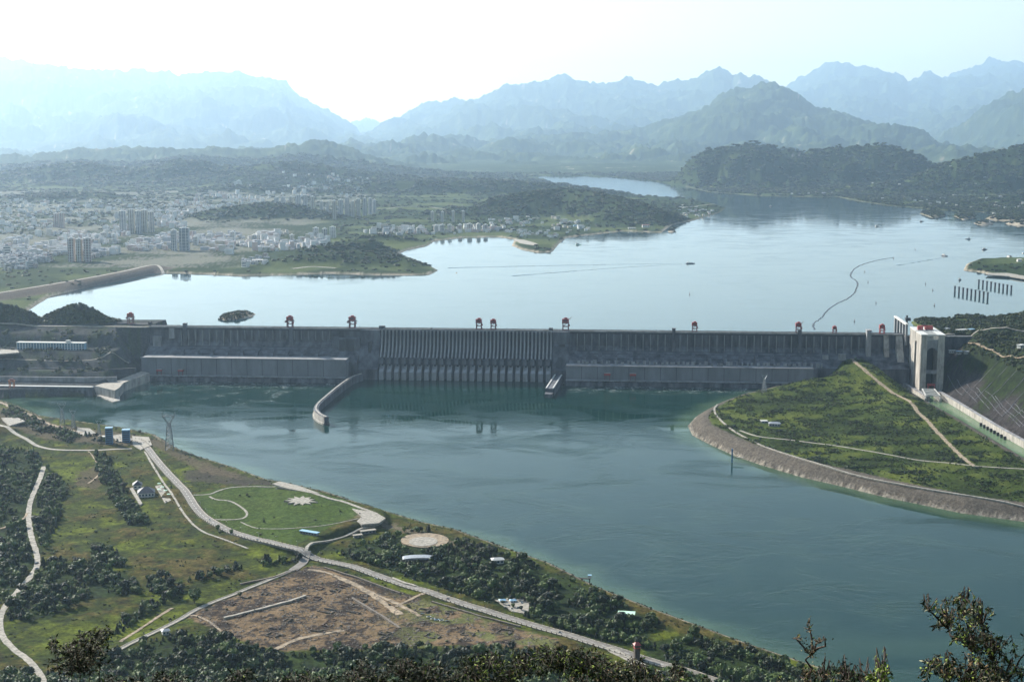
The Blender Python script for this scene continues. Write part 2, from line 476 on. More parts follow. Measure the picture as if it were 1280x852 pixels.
    zrr = 118 + (24*sstep(1150, 1500, x)*sstep(0, 120, Y) + 14*n1)*1.0
    edge = sstep(420, 200, Y - 0.35*np.maximum(0, x-1040) - 60*n1)
    zup = np.where(right, np.maximum(zup, (ZU-8) + (zrr-(ZU-8))*edge*sstep(1046, 1075, x)), zup)
    z = np.where(isup, np.maximum(zup, np.where(dl > 0, zl*0, -99)), z)
    z = np.where((~isup) & (dl > 0) & (Y > -30), np.maximum(z, zab*np.ones_like(z)*(Y > -5) + z*(Y <= -5)), z)
    if not full: return z
    return z, dict(dn=dn, di=di, dr=dr, dl=dl, d1=d1, d4=d4, d3=d3, d5=d5, land=land, X=X, Y=Y, hill=hill, isup=isup, n1=n1, n2=n2, zs=zs)
def H(x, y):
    return float(height(np.array([float(x)]), np.array([float(y)]))[0])

def G_(u, v, y0=1400, y1=9000, n=500):
    """where the line of sight through photo pixel (u, v) meets the ground"""
    d = ray(u, v); ys_ = np.geomspace(y0, y1, n); t = ys_/d[1]
    xs_, zs_ = d[0]*t, HC + d[2]*t
    hit = np.nonzero(zs_ <= height(xs_, ys_))[0]
    k = hit[0] if len(hit) else n - 1
    return float(xs_[k]), float(ys_[k])
# ------------------------------------------------------------------ roads and clearings of the near bank (used for colour and for building)
ZG = 16.0
main_road = smooth_line(PL([(148,548),(176,552),(200,580),(228,610),(245,635),(262,650),(290,665),(330,680),(382,695),(440,708),(520,734),(590,758),(660,778),(740,802),(800,820),(860,838),(930,862)], ZG+1), 5)
left_road = smooth_line(PL([(55,578),(47,600),(36,628),(38,660),(46,688),(44,705),(28,725),(8,748),(0,765),(2,785),(16,802),(34,816),(50,835),(60,860)], ZG+8), 5)
lower_road = smooth_line(PL([(366,712),(330,726),(290,742),(250,758),(225,772),(190,790),(158,806),(130,822)], ZG+1), 5)
ditch = smooth_line(PL([(370,700),(320,706),(280,714),(240,728),(200,750),(165,772),(140,795)], ZG+1), 5)
top_road = smooth_line(PL([(-40,528),(0,540),(30,552),(60,562),(110,563),(165,560)], ZG+1), 5)
site_poly = PL([(392,706),(430,716),(500,738),(560,760),(640,782),(700,800),(690,812),(600,806),(560,806),(500,808),(430,812),(360,812),(320,806),(250,778),(230,768),(290,745),(350,722)], ZG)
park_poly = PL([(240,618),(275,610),(330,606),(372,610),(430,628),(452,646),(440,655),(392,675),(370,688),(300,668),(262,645)], ZG)
bush_polys = [PL(p, ZG+4) for p in (
   [(-80,545),(0,560),(45,568),(55,590),(38,625),(38,700),(5,745),(-90,760)],
   [(58,585),(85,605),(70,650),(50,690),(48,640),(48,600)],
   [(10,770),(15,735),(60,700),(105,700),(160,715),(172,738),(110,745),(60,768)],
   [(115,680),(140,685),(155,705),(120,700)], [(188,720),(215,720),(208,740),(190,735)],
   [(120,565),(135,568),(160,620),(182,650),(165,655),(140,620),(122,585)],
   [(15,505),(60,530),(130,545),(150,550),(90,555),(30,535),(0,520)],
   [(480,672),(530,660),(600,680),(700,716),(790,760),(820,775),(800,800),(740,795),(660,765),(600,745),(500,712),(430,690),(440,680)],
   [(800,800),(860,790),(960,820),(1040,850),(1000,900),(880,840),(810,815)],
   [(60,860),(140,812),(200,796),(260,790),(340,810),(430,812),(520,806),(600,808),(690,812),(760,830),(800,850),(800,920),(60,920)])]
plaza_round = [P(531 + 30*math.cos(t), 676 + 8.5*math.sin(t), ZG) for t in np.linspace(0, 2*math.pi, 24, endpoint=False)]

def lerpc(c, col, m):
    return c*(1-m[..., None]) + np.asarray(col, float)*m[..., None]
def cover(x, y, z, g):
    """surface colours of the ground, with shade painted in on one rocky bank"""
    n3 = fbm(x, y, 12, 4, .6, 8); n1, n2 = g['n1'], g['n2']
    grass = np.array([.032, .042, .007]); dry = np.array([.075, .055, .020]); forest = np.array([.018, .030, .010])
    c = np.broadcast_to(grass, x.shape + (3,)).copy()
    c = lerpc(c, dry, sstep(-.1, .55, n1 + .7*n2 + .4*n3)*.75)
    c = lerpc(c, [.105, .125, .015], sstep(.05, .5, -n1 + .5*n2)*.6)
    # near bank: rocky shore strip
    m = (g['dn'] > -30) & (y > 1200) & ~g['isup']
    c = np.where((m & (g['dn'] < 26))[..., None], np.array([.17, .145, .11])*(1 + .9*n3[..., None]), c)
    for p in bush_polys:
        d = sdf(x, y, p)
        c = lerpc(c, forest, sstep(-6, 4, d + 10*n3)*.92)
    c = c*(1 + .75*fbm(x, y, 22, 4, .6, 61) + .45*fbm(x, y, 6, 2, .6, 62))[..., None]
    for pp, cc in (([(226,588),(262,584),(300,592),(340,602),(345,608),(300,606),(262,602),(232,600)], [.045,.038,.032]), ([(0,508),(30,514),(62,528),(110,536),(160,541),(205,551),(235,570),(300,592),(300,598),(255,590),(225,575),(195,558),(130,556),(60,552),(0,538)], [.085,.068,.045]), ([(98,590),(120,580),(135,598),(120,612),(95,606)], [.07,.055,.035]), ([(440,645),(520,662),(600,688),(640,700),(600,690),(520,668),(440,652)], [.12,.10,.07])):  # first patch: dark rocky bank, its shade put into the colour
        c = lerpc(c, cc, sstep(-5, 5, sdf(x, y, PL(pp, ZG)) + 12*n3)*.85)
    d = sdf(x, y, park_poly); c = lerpc(c, np.array([.042, .068, .014])*(1 + .5*n3[..., None]), sstep(-2, 1, d)*.85)
    d = sdf(x, y, site_poly)
    dirt = np.array([.16, .112, .066]); rub = np.array([.035, .027, .022])
    sc = dirt*(1 + .5*n3[..., None]) * (1-sstep(-.15, .25, n2 + .8*n3)[..., None]) + rub*sstep(-.15, .25, n2 + .8*n3)[..., None]
    gm = sstep(-.08, .12, fbm(x, y, 55, 3, .5, 12))*sstep(P(470, 740)[0], P(560, 740)[0], x)
    sc = sc*(1-gm[..., None]) + np.array([.10, .105, .04])*gm[..., None]
    c = c*(1-sstep(-4, 2, d + 5*n3)[..., None]) + sc*sstep(-4, 2, d + 5*n3)[..., None]
    # mountainside and wooded rise
    c = lerpc(c, forest, sstep(0, 12, z - 40)*(~g['isup'])*(g['dn'] > 0))
    ms = ((y < 1500) & (g['zs'] > 14)).astype(float); c = lerpc(c, forest, ms)
    # island
    d = g['di']
    isl = (d > -40)
    ci = np.broadcast_to(np.array([.040, .058, .012]), c.shape).copy()
    ci = lerpc(ci, [.085, .10, .020], sstep(.0, .5, n1 + .6*n2 + .3*n3)*.8)
    ci = lerpc(ci, [.015, .022, .008], sstep(.0, .3, -n1 + .6*n3)*.8)
    ci = np.where((d < 47)[..., None], np.array([.088, .076, .062])*(1 + .35*n3[..., None]), ci)
    ci = np.where((d < 12)[..., None], np.array([.17, .15, .12])*(1 + 1.3*n3[..., None]), ci)
    c = np.where(isl[..., None], ci, c)
    # right bank rock and scrub
    d = g['dr']; rk = (d > -5) & ~isl
    cr_ = np.broadcast_to(np.array([.034, .030, .029]), c.shape)*(1 + 1.0*n3[..., None])
    cr_ = lerpc(cr_, np.array([.017, .025, .008])*(1 + .9*n3[..., None]), sstep(-.1, .25, n1 + .5*n3 + sstep(25, 100, d) - .2))
    c = np.where(rk[..., None], cr_, c)
    # left abutment
    d = g['dl']; lb = (d > -5) & (g['Y'] < 160)
    cl = np.broadcast_to(np.array([.045, .048, .048]), c.shape)*(1 + .6*n3[..., None])
    cl = lerpc(cl, [.032, .046, .016], sstep(-.05, .3, n2 + .5*n3 - .05)*(z > 30)*.7)
    cl = lerpc(cl, [.03, .045, .016], sstep(120, 126, z))
    c = np.where(lb[..., None], cl, c)
    # upstream
    up = g['isup'] & ~lb & ~((x > 1040) & (g['Y'] < 500))
    rt = g['isup'] & ~up & ~lb
    cq = lerpc(np.broadcast_to(forest*1.5, c.shape), [.10,.11,.04], sstep(0,.4,n1+.5*n3)*.7)
    c = np.where(rt[..., None], cq, c)
    f1 = fbm(x, y, 420, 5, .55, 9)
    cu = np.broadcast_to(forest*1.15, c.shape).copy()
    cu = lerpc(cu, [.06, .08, .028], sstep(.05, .45, f1 + .25*n3)*.85)
    cu = lerpc(cu, [.24, .20, .15], sstep(.62, .8, f1 + .35*n3 - .1*n1))
    low = sstep(26, 8, g['hill'])*(x < 600)*(y < 12500)
    cu = lerpc(cu, [.07, .088, .030], low*sstep(-.1, .3, f1)*.8)
    cu = lerpc(cu, forest*1.1, sstep(6, 20, g['hill'])*(y < 12000)*.8)
    st = sstep(24, 6, g['land'] + 14*n3)*(y < 13500)
    cu = lerpc(cu, [.30, .26, .20], st*(.25 + .75*sstep(9500, 7500, y)))
    cu = lerpc(cu, [.105, .085, .07], sstep(85, 60, line_dist(x, y, side_dam) + 6*n3)*(g['land'] > -30)*.9)
    tw = sstep(P(420, 300, ZU)[0]*1.1, P(330, 300, ZU)[0], x)*(y > 5300)*(y < 11500)*sstep(18, 4, g['hill'])
    cu = lerpc(cu, [.19, .175, .165], tw*sstep(-.3, .2, f1 + .6*n3)*.55)
    c = np.where(up[..., None], cu, c)
    return np.clip(c, .01, .8)

# ------------------------------------------------------------------ the ground
def rows(y0, y1, px):
    out = [y0]; y = y0
    while y < y1:
        y += min(px*y*y/(F*HC), 0.0062*y); out.append(y)
    return np.array(out)
m_ground = bpy.data.materials.new('ground_cover'); m_ground.use_nodes = True
nt = m_ground.node_tree; bs = nt.nodes['Principled BSDF']; bs.inputs['Roughness'].default_value = .95; bs.inputs['Specular IOR Level'].default_value = .03
at = nt.nodes.new('ShaderNodeAttribute'); at.attribute_name = 'cover'
tc = nt.nodes.new('ShaderNodeNewGeometry')
nz = nt.nodes.new('ShaderNodeTexNoise'); nz.inputs['Scale'].default_value = .22; nz.inputs['Detail'].default_value = 8; nz.inputs['Roughness'].default_value = .75
nt.links.new(tc.outputs['Position'], nz.inputs['Vector'])
mr = nt.nodes.new('ShaderNodeMapRange'); mr.inputs['From Min'].default_value = .3; mr.inputs['From Max'].default_value = .7; mr.inputs['To Min'].default_value = .3; mr.inputs['To Max'].default_value = 1.75
nt.links.new(nz.outputs['Fac'], mr.inputs['Value'])
mx = nt.nodes.new('ShaderNodeVectorMath'); mx.operation = 'SCALE'
nt.links.new(at.outputs['Color'], mx.inputs[0]); nt.links.new(mr.outputs[0], mx.inputs['Scale']); nt.links.new(mx.outputs[0], bs.inputs['Base Color'])
bp = nt.nodes.new('ShaderNodeBump'); bp.inputs['Strength'].default_value = .8; bp.inputs['Distance'].default_value = 1.6
nt.links.new(nz.outputs['Fac'], bp.inputs['Height']); nt.links.new(bp.outputs[0], bs.inputs['Normal'])

ys = rows(1290, 93000, 1.25)
ss = np.linspace(-.47, .47, 860)
GY, GS = np.meshgrid(ys, ss, indexing='ij')
GX = GY*GS
GZ, G = height(GX, GY, True)
lev = np.where(G['isup'], ZU, 0.0)
wet = GZ < lev - 5.5
keep = ~(wet[:-1, :-1] & wet[1:, :-1] & wet[:-1, 1:] & wet[1:, 1:])
isup = G['isup']
keep &= ~((isup[1:, :-1] != isup[:-1, :-1]) & (G['dl'][:-1, :-1] < 0) & (G['dr'][:-1, :-1] < 0))
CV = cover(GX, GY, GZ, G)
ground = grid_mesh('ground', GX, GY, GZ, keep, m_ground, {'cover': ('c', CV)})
tag(ground, kind='structure')
# the slope under the viewpoint
ys2 = np.concatenate([np.linspace(-120, 60, 40), np.linspace(66, 1294, 150)]); xs2 = np.linspace(-1500, 1500, 260)
HY, HX = np.meshgrid(ys2, xs2, indexing='ij')
HX = HX*np.clip(.12 + HY/1100, .1, 1)
HZ, HG = height(HX, HY, True)
HZ = np.where(HY > 1280, HZ - .6, HZ)
fc = np.array([.035, .05, .018])*(1 + .5*fbm(HX, HY, 9, 3, .5, 3)[..., None])
hillside = grid_mesh('hillside', HX, HY, HZ, np.ones((len(ys2)-1, len(xs2)-1), bool), m_ground, {'cover': ('c', fc)})
tag(hillside, kind='structure')
# land out to the horizon
pl = MB(); pl.add([(-90000,-3000,-9),(90000,-3000,-9),(90000,95000,-9),(-90000,95000,-9)], [(0,1,2,3)])
m_plain = mat('lowland_soil', (.06,.08,.03), .95, var=.3, scale=.002)
tag(pl.build('lowland', m_plain), kind='structure')

# ------------------------------------------------------------------ water
def water_mat(name, attr=True, deep=(.0005,.020,.0155), shallow=(.10,.16,.085), rough=.07, bump=.25, rs=1.0, spec=.5):
    m = bpy.data.materials.new(name); m.use_nodes = True
    nt = m.node_tree; b = nt.nodes['Principled BSDF']
    b.inputs['IOR'].default_value = 1.33; b.inputs['Specular IOR Level'].default_value = spec
    geo = nt.nodes.new('ShaderNodeNewGeometry')
    mp = nt.nodes.new('ShaderNodeMapping'); mp.inputs['Scale'].default_value = (.035*rs, .05*rs, .05)
    nt.links.new(geo.outputs['Position'], mp.inputs[0])
    # large currents bend the ripples
    big = nt.nodes.new('ShaderNodeTexNoise'); big.inputs['Scale'].default_value = .11; big.inputs['Detail'].default_value = 3; big.inputs['Distortion'].default_value = 1.8
    nt.links.new(mp.outputs[0], big.inputs['Vector'])
    add = nt.nodes.new('ShaderNodeVectorMath'); add.operation = 'MULTIPLY_ADD'; add.inputs[1].default_value = (9, 9, 9)
    nt.links.new(big.outputs['Color'], add.inputs[0]); nt.links.new(mp.outputs[0], add.inputs[2])
    n1 = nt.nodes.new('ShaderNodeTexNoise'); n1.inputs['Scale'].default_value = 1.0; n1.inputs['Detail'].default_value = 5; n1.inputs['Roughness'].default_value = .62
    nt.links.new(add.outputs[0], n1.inputs['Vector'])
    cm = nt.nodes.new('ShaderNodeMapRange'); cm.inputs['From Min'].default_value = .38; cm.inputs['From Max'].default_value = .62
    nt.links.new(big.outputs['Fac'], cm.inputs['Value'])
    rr = nt.nodes.new('ShaderNodeMapRange'); rr.inputs['To Min'].default_value = rough*.6; rr.inputs['To Max'].default_value = rough*2.2
    nt.links.new(cm.outputs[0], rr.inputs['Value']); nt.links.new(rr.outputs[0], b.inputs['Roughness'])
    bp = nt.nodes.new('ShaderNodeBump'); bp.inputs['Distance'].default_value = 1.2
    st = nt.nodes.new('ShaderNodeMapRange'); st.inputs['To Min'].default_value = bump*.15; st.inputs['To Max'].default_value = bump*2.2
    nt.links.new(cm.outputs[0], st.inputs['Value'])
    nt.links.new(n1.outputs['Fac'], bp.inputs['Height']); nt.links.new(bp.outputs[0], b.inputs['Normal'])
    if attr:
        sh = nt.nodes.new('ShaderNodeAttribute'); sh.attribute_name = 'shoal'
        fo = nt.nodes.new('ShaderNodeAttribute'); fo.attribute_name = 'foam'
        ma = nt.nodes.new('ShaderNodeMath'); ma.operation = 'MULTIPLY_ADD'; ma.inputs[1].default_value = 1.2
        nt.links.new(fo.outputs['Fac'], ma.inputs[0]); nt.links.new(st.outputs[0], ma.inputs[2]); nt.links.new(ma.outputs[0], bp.inputs['Strength'])
        mix = nt.nodes.new('ShaderNodeMix'); mix.data_type = 'RGBA'; mix.inputs[6].default_value = (*deep, 1); mix.inputs[7].default_value = (*shallow, 1)
        nt.links.new(sh.outputs['Fac'], mix.inputs[0])
        n3 = nt.nodes.new('ShaderNodeTexNoise'); n3.inputs['Scale'].default_value = 3.2; n3.inputs['Detail'].default_value = 6; n3.inputs['Roughness'].default_value = .7
        nt.links.new(add.outputs[0], n3.inputs['Vector'])
        fm = nt.nodes.new('ShaderNodeMath'); fm.operation = 'MULTIPLY'
        fr = nt.nodes.new('ShaderNodeMapRange'); fr.inputs['From Min'].default_value = .52; fr.inputs['From Max'].default_value = .64
        nt.links.new(n3.outputs['Fac'], fr.inputs['Value']); nt.links.new(fr.outputs[0], fm.inputs[0]); nt.links.new(fo.outputs['Fac'], fm.inputs[1])
        mix2 = nt.nodes.new('ShaderNodeMix'); mix2.data_type = 'RGBA'; mix2.inputs[7].default_value = (.75, .8, .78, 1)
        nt.links.new(fm.outputs[0], mix2.inputs[0]); nt.links.new(mix.outputs[2], mix2.inputs[6]); nt.links.new(mix2.outputs[2], b.inputs['Base Color'])
    else:
        b.inputs['Base Color'].default_value = (*deep, 1); nt.links.new(st.outputs[0], bp.inputs['Strength'])
    return m
m_river = water_mat('river_water', spec=.16, bump=.34)
m_lake = water_mat('reservoir_water', False, (.012,.035,.042), rough=.045, bump=.05, spec=.5)
wx = np.arange(-2600, 2600, 10.0); wy = np.arange(1080, 3640, 8.0)
WY, WX = np.meshgrid(wy, wx, indexing='ij')
lx, ly = to_local(WX, WY)
dsh = -np.maximum(np.maximum(sdf(WX, WY, near_poly), sdf(WX, WY, isl_poly)), sdf(WX, WY, lab_poly))
wn_ = fbm(WX, WY, 90, 3, .5, 20)
shoal = sstep(60, 0, dsh + 30*wn_)*.42 + .05*sstep(-.1, .5, wn_)
chan = sdf(WX, WY, PL([(1105,465),(1165,470),(1180,500),(1300,565),(1500,690),(1500,705),(1280,580),(1180,518)]))
shoal = np.maximum(shoal, sstep(-5, 5, chan)*1.0)
shoal = np.maximum(shoal, sstep(2100, 1650, WY)*sstep(-.1, .6, fbm(WX*.4, WY, 160, 3, .5, 22))*.12)
pwh1 = sstep(-20, 20, lx)*sstep(560, 480, lx); pwh2 = sstep(1000, 1060, lx)*sstep(1700, 1560, lx)
foam = (pwh1 + pwh2)*sstep(-240, -120, ly)*sstep(-.25, .4, fbm(WX, WY, 30, 3, .5, 24)) + .55*sstep(0, -150, lx)*sstep(-330, -200, ly)
foam += .35*sstep(-520, -330, ly)*sstep(520, 380, lx)*sstep(0, .5, fbm(WX, WY, 60, 3, .5, 26))
KW = (-(ly) > -6)
kw = KW[:-1, :-1] & KW[1:, 1:]
river = grid_mesh('river', WX, WY, np.zeros_like(WX), kw, m_river, {'shoal': ('f', np.clip(shoal, 0, 1)), 'foam': ('f', np.clip(foam, 0, 1))})
tag(river, kind='structure')
lk = MB()
a = to_world(-6000, 8); b_ = to_world(8000, 8)
lk.add([(a[0], a[1], ZU), (b_[0], b_[1], ZU), (30000, 5000, ZU), (40000, 90000, ZU), (-40000, 90000, ZU), (-30000, 5000, ZU)], [(0,1,2,3,4,5)])
tag(lk.build('reservoir', m_lake), kind='structure')
# ------------------------------------------------------------------ the dam
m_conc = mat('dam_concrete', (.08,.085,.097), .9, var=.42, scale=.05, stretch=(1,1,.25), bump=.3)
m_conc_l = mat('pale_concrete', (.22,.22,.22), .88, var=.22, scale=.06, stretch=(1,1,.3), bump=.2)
m_conc_d = mat('dark_streaked_concrete', (.034,.038,.046), .9, var=.35, scale=.05, stretch=(1.5,1,.2))  # dark tone puts recess shade of rib gaps and crest overhang into the colour
m_hall = mat('hall_concrete', (.145,.15,.16), .9, var=.12, scale=.04, stretch=(1,1,.3))
m_white = mat('white_paint', (.52,.51,.47), .6, var=.06, scale=.1)
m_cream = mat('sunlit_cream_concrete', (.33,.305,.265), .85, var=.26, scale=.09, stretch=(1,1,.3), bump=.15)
m_red = mat('crane_red_paint', (.30,.03,.025), .45, var=.15, scale=.3)
m_dred = mat('crane_dark_frame', (.13,.03,.035), .5, var=.15, scale=.3)
m_dark = mat('dark_opening', (.02,.022,.025), .6, var=.1, scale=.1)
m_steel = mat('grey_steel', (.22,.24,.26), .45, metallic=.6, var=.15, scale=.5)
m_road = mat('asphalt', (.20,.19,.175), .9, var=.12, scale=.15)
m_rock = mat('revetment_rock', (.19,.17,.145), .95, var=.5, scale=.25, bump=1)

dam = tag(empty('dam', (A0[0], A0[1], 0), DANG), 'long grey concrete gravity dam across the whole river with ribbed spillway in its middle', 'dam')
def X_(u, v=413, off=0.0): return DP(u, v, off)[0]
XL0, XS0, XS1, XE = -6.0, 590.0, 1025.0, 1890.0
body = [(14,117),(0,117),(0,84),(-12,72),(-62,44),(-70,44),(-70,-9),(14,-9)]
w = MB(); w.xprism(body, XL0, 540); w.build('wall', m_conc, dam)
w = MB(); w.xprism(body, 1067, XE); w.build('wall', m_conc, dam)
w = MB(); w.xprism([(14,117),(0,117),(-2,108),(-6,88),(-14,70),(-28,55),(-36,48),(-36,-9),(14,-9)], XS0, XS1); w.build('spillway_face', m_conc_d, dam)  # gaps between the ribs get their recess shade from this colour
# dividing blocks on both sides of the spillway
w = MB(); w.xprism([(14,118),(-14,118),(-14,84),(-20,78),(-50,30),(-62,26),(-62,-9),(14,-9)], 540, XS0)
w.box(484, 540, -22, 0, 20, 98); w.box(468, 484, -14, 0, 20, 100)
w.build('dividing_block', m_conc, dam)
for x0, x1, y0, y1, z0, z1 in ((488, 501, -24.5, -21.5, 58, 94), (512, 525, -24.5, -21.5, 58, 94), (562, 569, -30, -19, 48, 90)):
    w = MB(); w.box(x0, x1, y0, y1, z0, z1); w.build('slot', m_dark, dam)
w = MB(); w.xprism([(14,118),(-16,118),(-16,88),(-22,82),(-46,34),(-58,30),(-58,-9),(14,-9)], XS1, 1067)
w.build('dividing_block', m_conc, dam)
w = MB(); w.add([(1041,-17,86),(1051,-17,86),(1047,-34,58),(1038,-34,58),(1041,-59,16),(1032,-59,16)], [(0,1,2,3),(3,2,4,5)])
w.box(1041, 1055, -24, -15, 82, 88)
w.build('slot', m_dark, dam)
# ribs between the surface outlets (46) with the blocks of the bottom outlets below
rib = MB(); rib.xprism([(2,117),(-13,117),(-14,104),(-16,92),(-20,80),(-27,68),(-36,58),(-42,54),(-36,50),(-6,50)], -1.9, 1.9)
rib_me = rib.mesh('pier', m_conc_l)
pitch = (XS1 - XS0)/23
for k in range(46):
    link('pier', rib_me, dam, (XS0 + pitch*(k + .35)/2 + 1.5, 0, 0))
lo = MB(); lo.prism([(-5.6,-62),(5.6,-62),(5.6,-30),(-5.6,-30)], -9, [20,20,34,34])
lo.prism([(-5.6,-50),(-3.0,-50),(-3.0,-30),(-5.6,-30)], 20, [27,27,38,38]); lo.prism([(3.0,-50),(5.6,-50),(5.6,-30),(3.0,-30)], 20, [27,27,38,38])
lo_me = lo.mesh('sluice_block', m_conc_l)
mi = MB(); mi.box(-5.2, 5.2, -46, -20, 40, 53); mi.box(-5.2, 5.2, -47, -46, 38, 51.5); mi_me = mi.mesh('outlet_block', m_conc)
sl_ = MB(); sl_.box(-2.2, 2.2, -62.6, -58, -6, 12); sl_me = sl_.mesh('sluice_gate', m_dark)
for k in range(23):
    x = XS0 + pitch*(k + .5)
    link('sluice_block', lo_me, dam, (x, 0, 0)); link('outlet_block', mi_me, dam, (x - 2.5, 0, 0))
w = MB(); w.box(XS0, XS1, -8, -1.5, 112.5, 116); w.build('outlet_beam', m_conc_d, dam)
# buttresses high on the power station faces
bt = MB(); bt.xprism([(1,113),(-9,113),(-9,100),(-7,80),(-14,70),(1,70)], -1.0, 1.0); bt_me = bt.mesh('buttress', m_conc_l)
bt2 = MB(); bt2.xprism([(1,113),(-6,113),(-6,92),(1,88)], -.6, .6); bt2_me = bt2.mesh('buttress', m_conc_l)
x = 78
while x < 470:
    link('buttress', bt_me if x < 240 else bt2_me, dam, (x, 0, 0)); x += 18.2
x = 1085
while x < 1792:
    link('buttress', bt_me, dam, (x, 0, 0)); x += 18.2
# overhanging crest with its parapet
w = MB(); w.box(XL0, XE, -6, 16, 117.2, 119.2); w.build('crest_road', m_road, dam)
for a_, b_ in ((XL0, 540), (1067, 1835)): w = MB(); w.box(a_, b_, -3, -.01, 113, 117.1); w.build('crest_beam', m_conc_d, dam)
for a_, b_ in ((-6.6, -6.0), (15.6, 16.2)): w = MB(); w.box(XL0, XE, a_, b_, 117.6, 121.2); w.build('parapet', m_conc_l, dam)
w = MB()
random.seed(3)
x = 10
while x < 1850:
    w.box(x, x + .7, -5.4, -4.7, 119.2, 127); x += 31
tag(w.build('lamp_post', m_steel, dam), kind='stuff')
# horizontal joints and penstock housings on the sloping face
def slope_y(z): return np.interp(z, [44, 72, 84], [-62, -12, 0])
for x0, x1 in ((70, 470), (1085, 1680)):
    w = MB()
    for z in (66, 57, 72): w.box(x0, x1, slope_y(z) - 1.4, slope_y(z) + 3, z - .8, z + .5)
    w.build('ledge', m_conc_d, dam)
    pm = MB(); pm.prism([(-4.4, slope_y(46) - 3), (4.4, slope_y(46) - 3), (4.4, slope_y(62) + 1), (-4.4, slope_y(62) + 1)], 30, [53, 53, 69, 69])
    pm_me = pm.mesh('penstock_cover', m_conc)
    n = int((x1 - x0)/38.3)
    for k in range(n): link('penstock_cover', pm_me, dam, (x0 + (k + .5)*38.3, 0, 0))
    w = MB(); x = x0 + 2
    while x < x1 - 2:
        hh = random.uniform(1.5, 5); ww = random.uniform(2, 9); yy = random.uniform(-78, -64)
        w.box(x, x + ww, yy, yy + random.uniform(2, 6), 44, 52 + hh); x += ww + random.uniform(1, 12)
    tag(w.build('plant_room', m_conc_l, dam), kind='stuff')
# elevator shafts rising above the crest
def shaft(x, wd, ztop, zbot, y0=-10, m=m_conc):
    s = MB(); s.box(x - wd/2, x + wd/2, y0, -.2, zbot, ztop); s.box(x - wd/2 - .8, x + wd/2 + .8, y0 - .8, 2, ztop, ztop + 1.4); s.build('lift_shaft', m, dam)
shaft(88, 9, 128, 60); shaft(362, 9, 119, 62); shaft(1324, 8, 128, 66); shaft(1632, 9, 127, 50); shaft(1798, 11, 130, 30, -22, m_conc_l)
for a_, b_, c_ in ((586, 600, 127), (1014, 1024, 126), (716, 720, 123)): w = MB(); w.box(a_, b_, -4, 8, 119.25, c_); w.build('crest_kiosk', m_conc_d, dam)
# right end: blocks that step out to the ship lift
w = MB(); w.xprism([(14,117),(0,117),(-10,95),(-34,40),(-40,-9),(14,-9)], 1836, 1848); w.build('end_block', m_cream, dam)
w = MB(); w.xprism([(14,117),(-4,117),(-16,95),(-50,40),(-58,-9),(14,-9)], 1865, 1881); w.build('end_block', m_cream, dam)
w = MB(); w.box(1676, 1836, -30, -10, 30, 62); w.box(1686, 1700, -34, -28, 30, 70); w.box(1724, 1742, -36, -28, 30, 74); w.build('end_block', m_conc_l, dam)
# left end: pale lift block and pier
w = MB(); w.box(46, 60, -8, 0, 90, 116); w.box(6, 26, -16, -4, 68, 96); w.build('end_block', m_conc_l, dam)

# ------------------------------------------------------------------ power station halls
def hall(name, x0, x1, yb, yf, zt, label):
    r = tag(empty(name, (*to_world(x0, yf), 0), DANG), label, 'power station')
    L = x1 - x0; d = yb - yf
    w = MB(); w.box(0, L, .0, d, -9, zt); w.build('hall', m_hall, r)
    w = MB(); w.box(-1, L + 1, -1.5, 1.2, zt + .05, zt + 2.4); w.build('roof_parapet', m_hall, r)
    w = MB(); w.box(0, L, 1.3, d - .5, zt + .02, zt + .9); w.build('roof', m_conc_l, r)
    w = MB(); w.box(0, L, -13, -.03, 12.5, 14.5); w.build('terrace', m_conc_l, r)
    w = MB()
    x = 2
    while x < L: w.box(x, x + 3, -12.4, -.05, -9, 12.45); x += 19
    tag(w.build('draft_tube_pier', m_conc, r), kind='stuff')
    w = MB(); w.box(0, L, -11.8, -.06, -9, 10); w.build('tailrace_wall', m_conc, r)
    w = MB()
    for k in range(1, int(L/38)): w.box(k*38.2 - .5, k*38.2 + .5, -.5, -.01, 14.6, zt - .5)
    tag(w.build('joint', m_conc_d, r), kind='stuff')
    return r
hall('power_station', 6, 520, -60, -110, 55, 'long flat-topped power station hall along the foot of the dam, left of the ribbed spillway')
hall('power_station', 1061, 1656, -56, -100, 46, 'long flat-topped power station hall along the foot of the dam, right of the ribbed spillway')

def gate_crane(name, X, Y, z, label, s=1.0):
    r = tag(empty(name, (*to_world(X, Y), z), DANG), label, 'crane', 'small red gate cranes below the dam')
    w = MB()
    for a in (-5, 5):
        for b in (-2.5, 2.5): w.box(a*s - .5, a*s + .5, b - .5, b + .5, 0, 11*s)
    w.box(-6*s, 6*s, -3, 3, 9*s, 10*s); w.build('leg_frame', m_dred, r)
    w = MB(); w.box(-6.5*s, 6.5*s, -3.4, 3.4, 10.05*s, 14*s); w.build('hoist_house', m_red, r)
    w = MB(); w.box(-6.8*s, 6.8*s, -3.6, 3.6, 14.05*s, 14.7*s); w.build('roof', m_cream, r)
gate_crane('gate_crane', 54, -117, 14.5, 'small red gate crane left on the terrace of the left power station')
gate_crane('gate_crane', 108, -117, 14.5, 'small red gate crane second from left on the terrace of the left power station')
a = DP(759, 475, 107)[0]; b = DP(791, 475, 107)[0]
gate_crane('gate_crane', a, -107, 14.5, 'dark red gate crane nearer the spillway on the right power station terrace', 1.2)
gate_crane('gate_crane', b, -107, 14.5, 'red gate crane with white roof, farther right on the right power station terrace', 1.2)

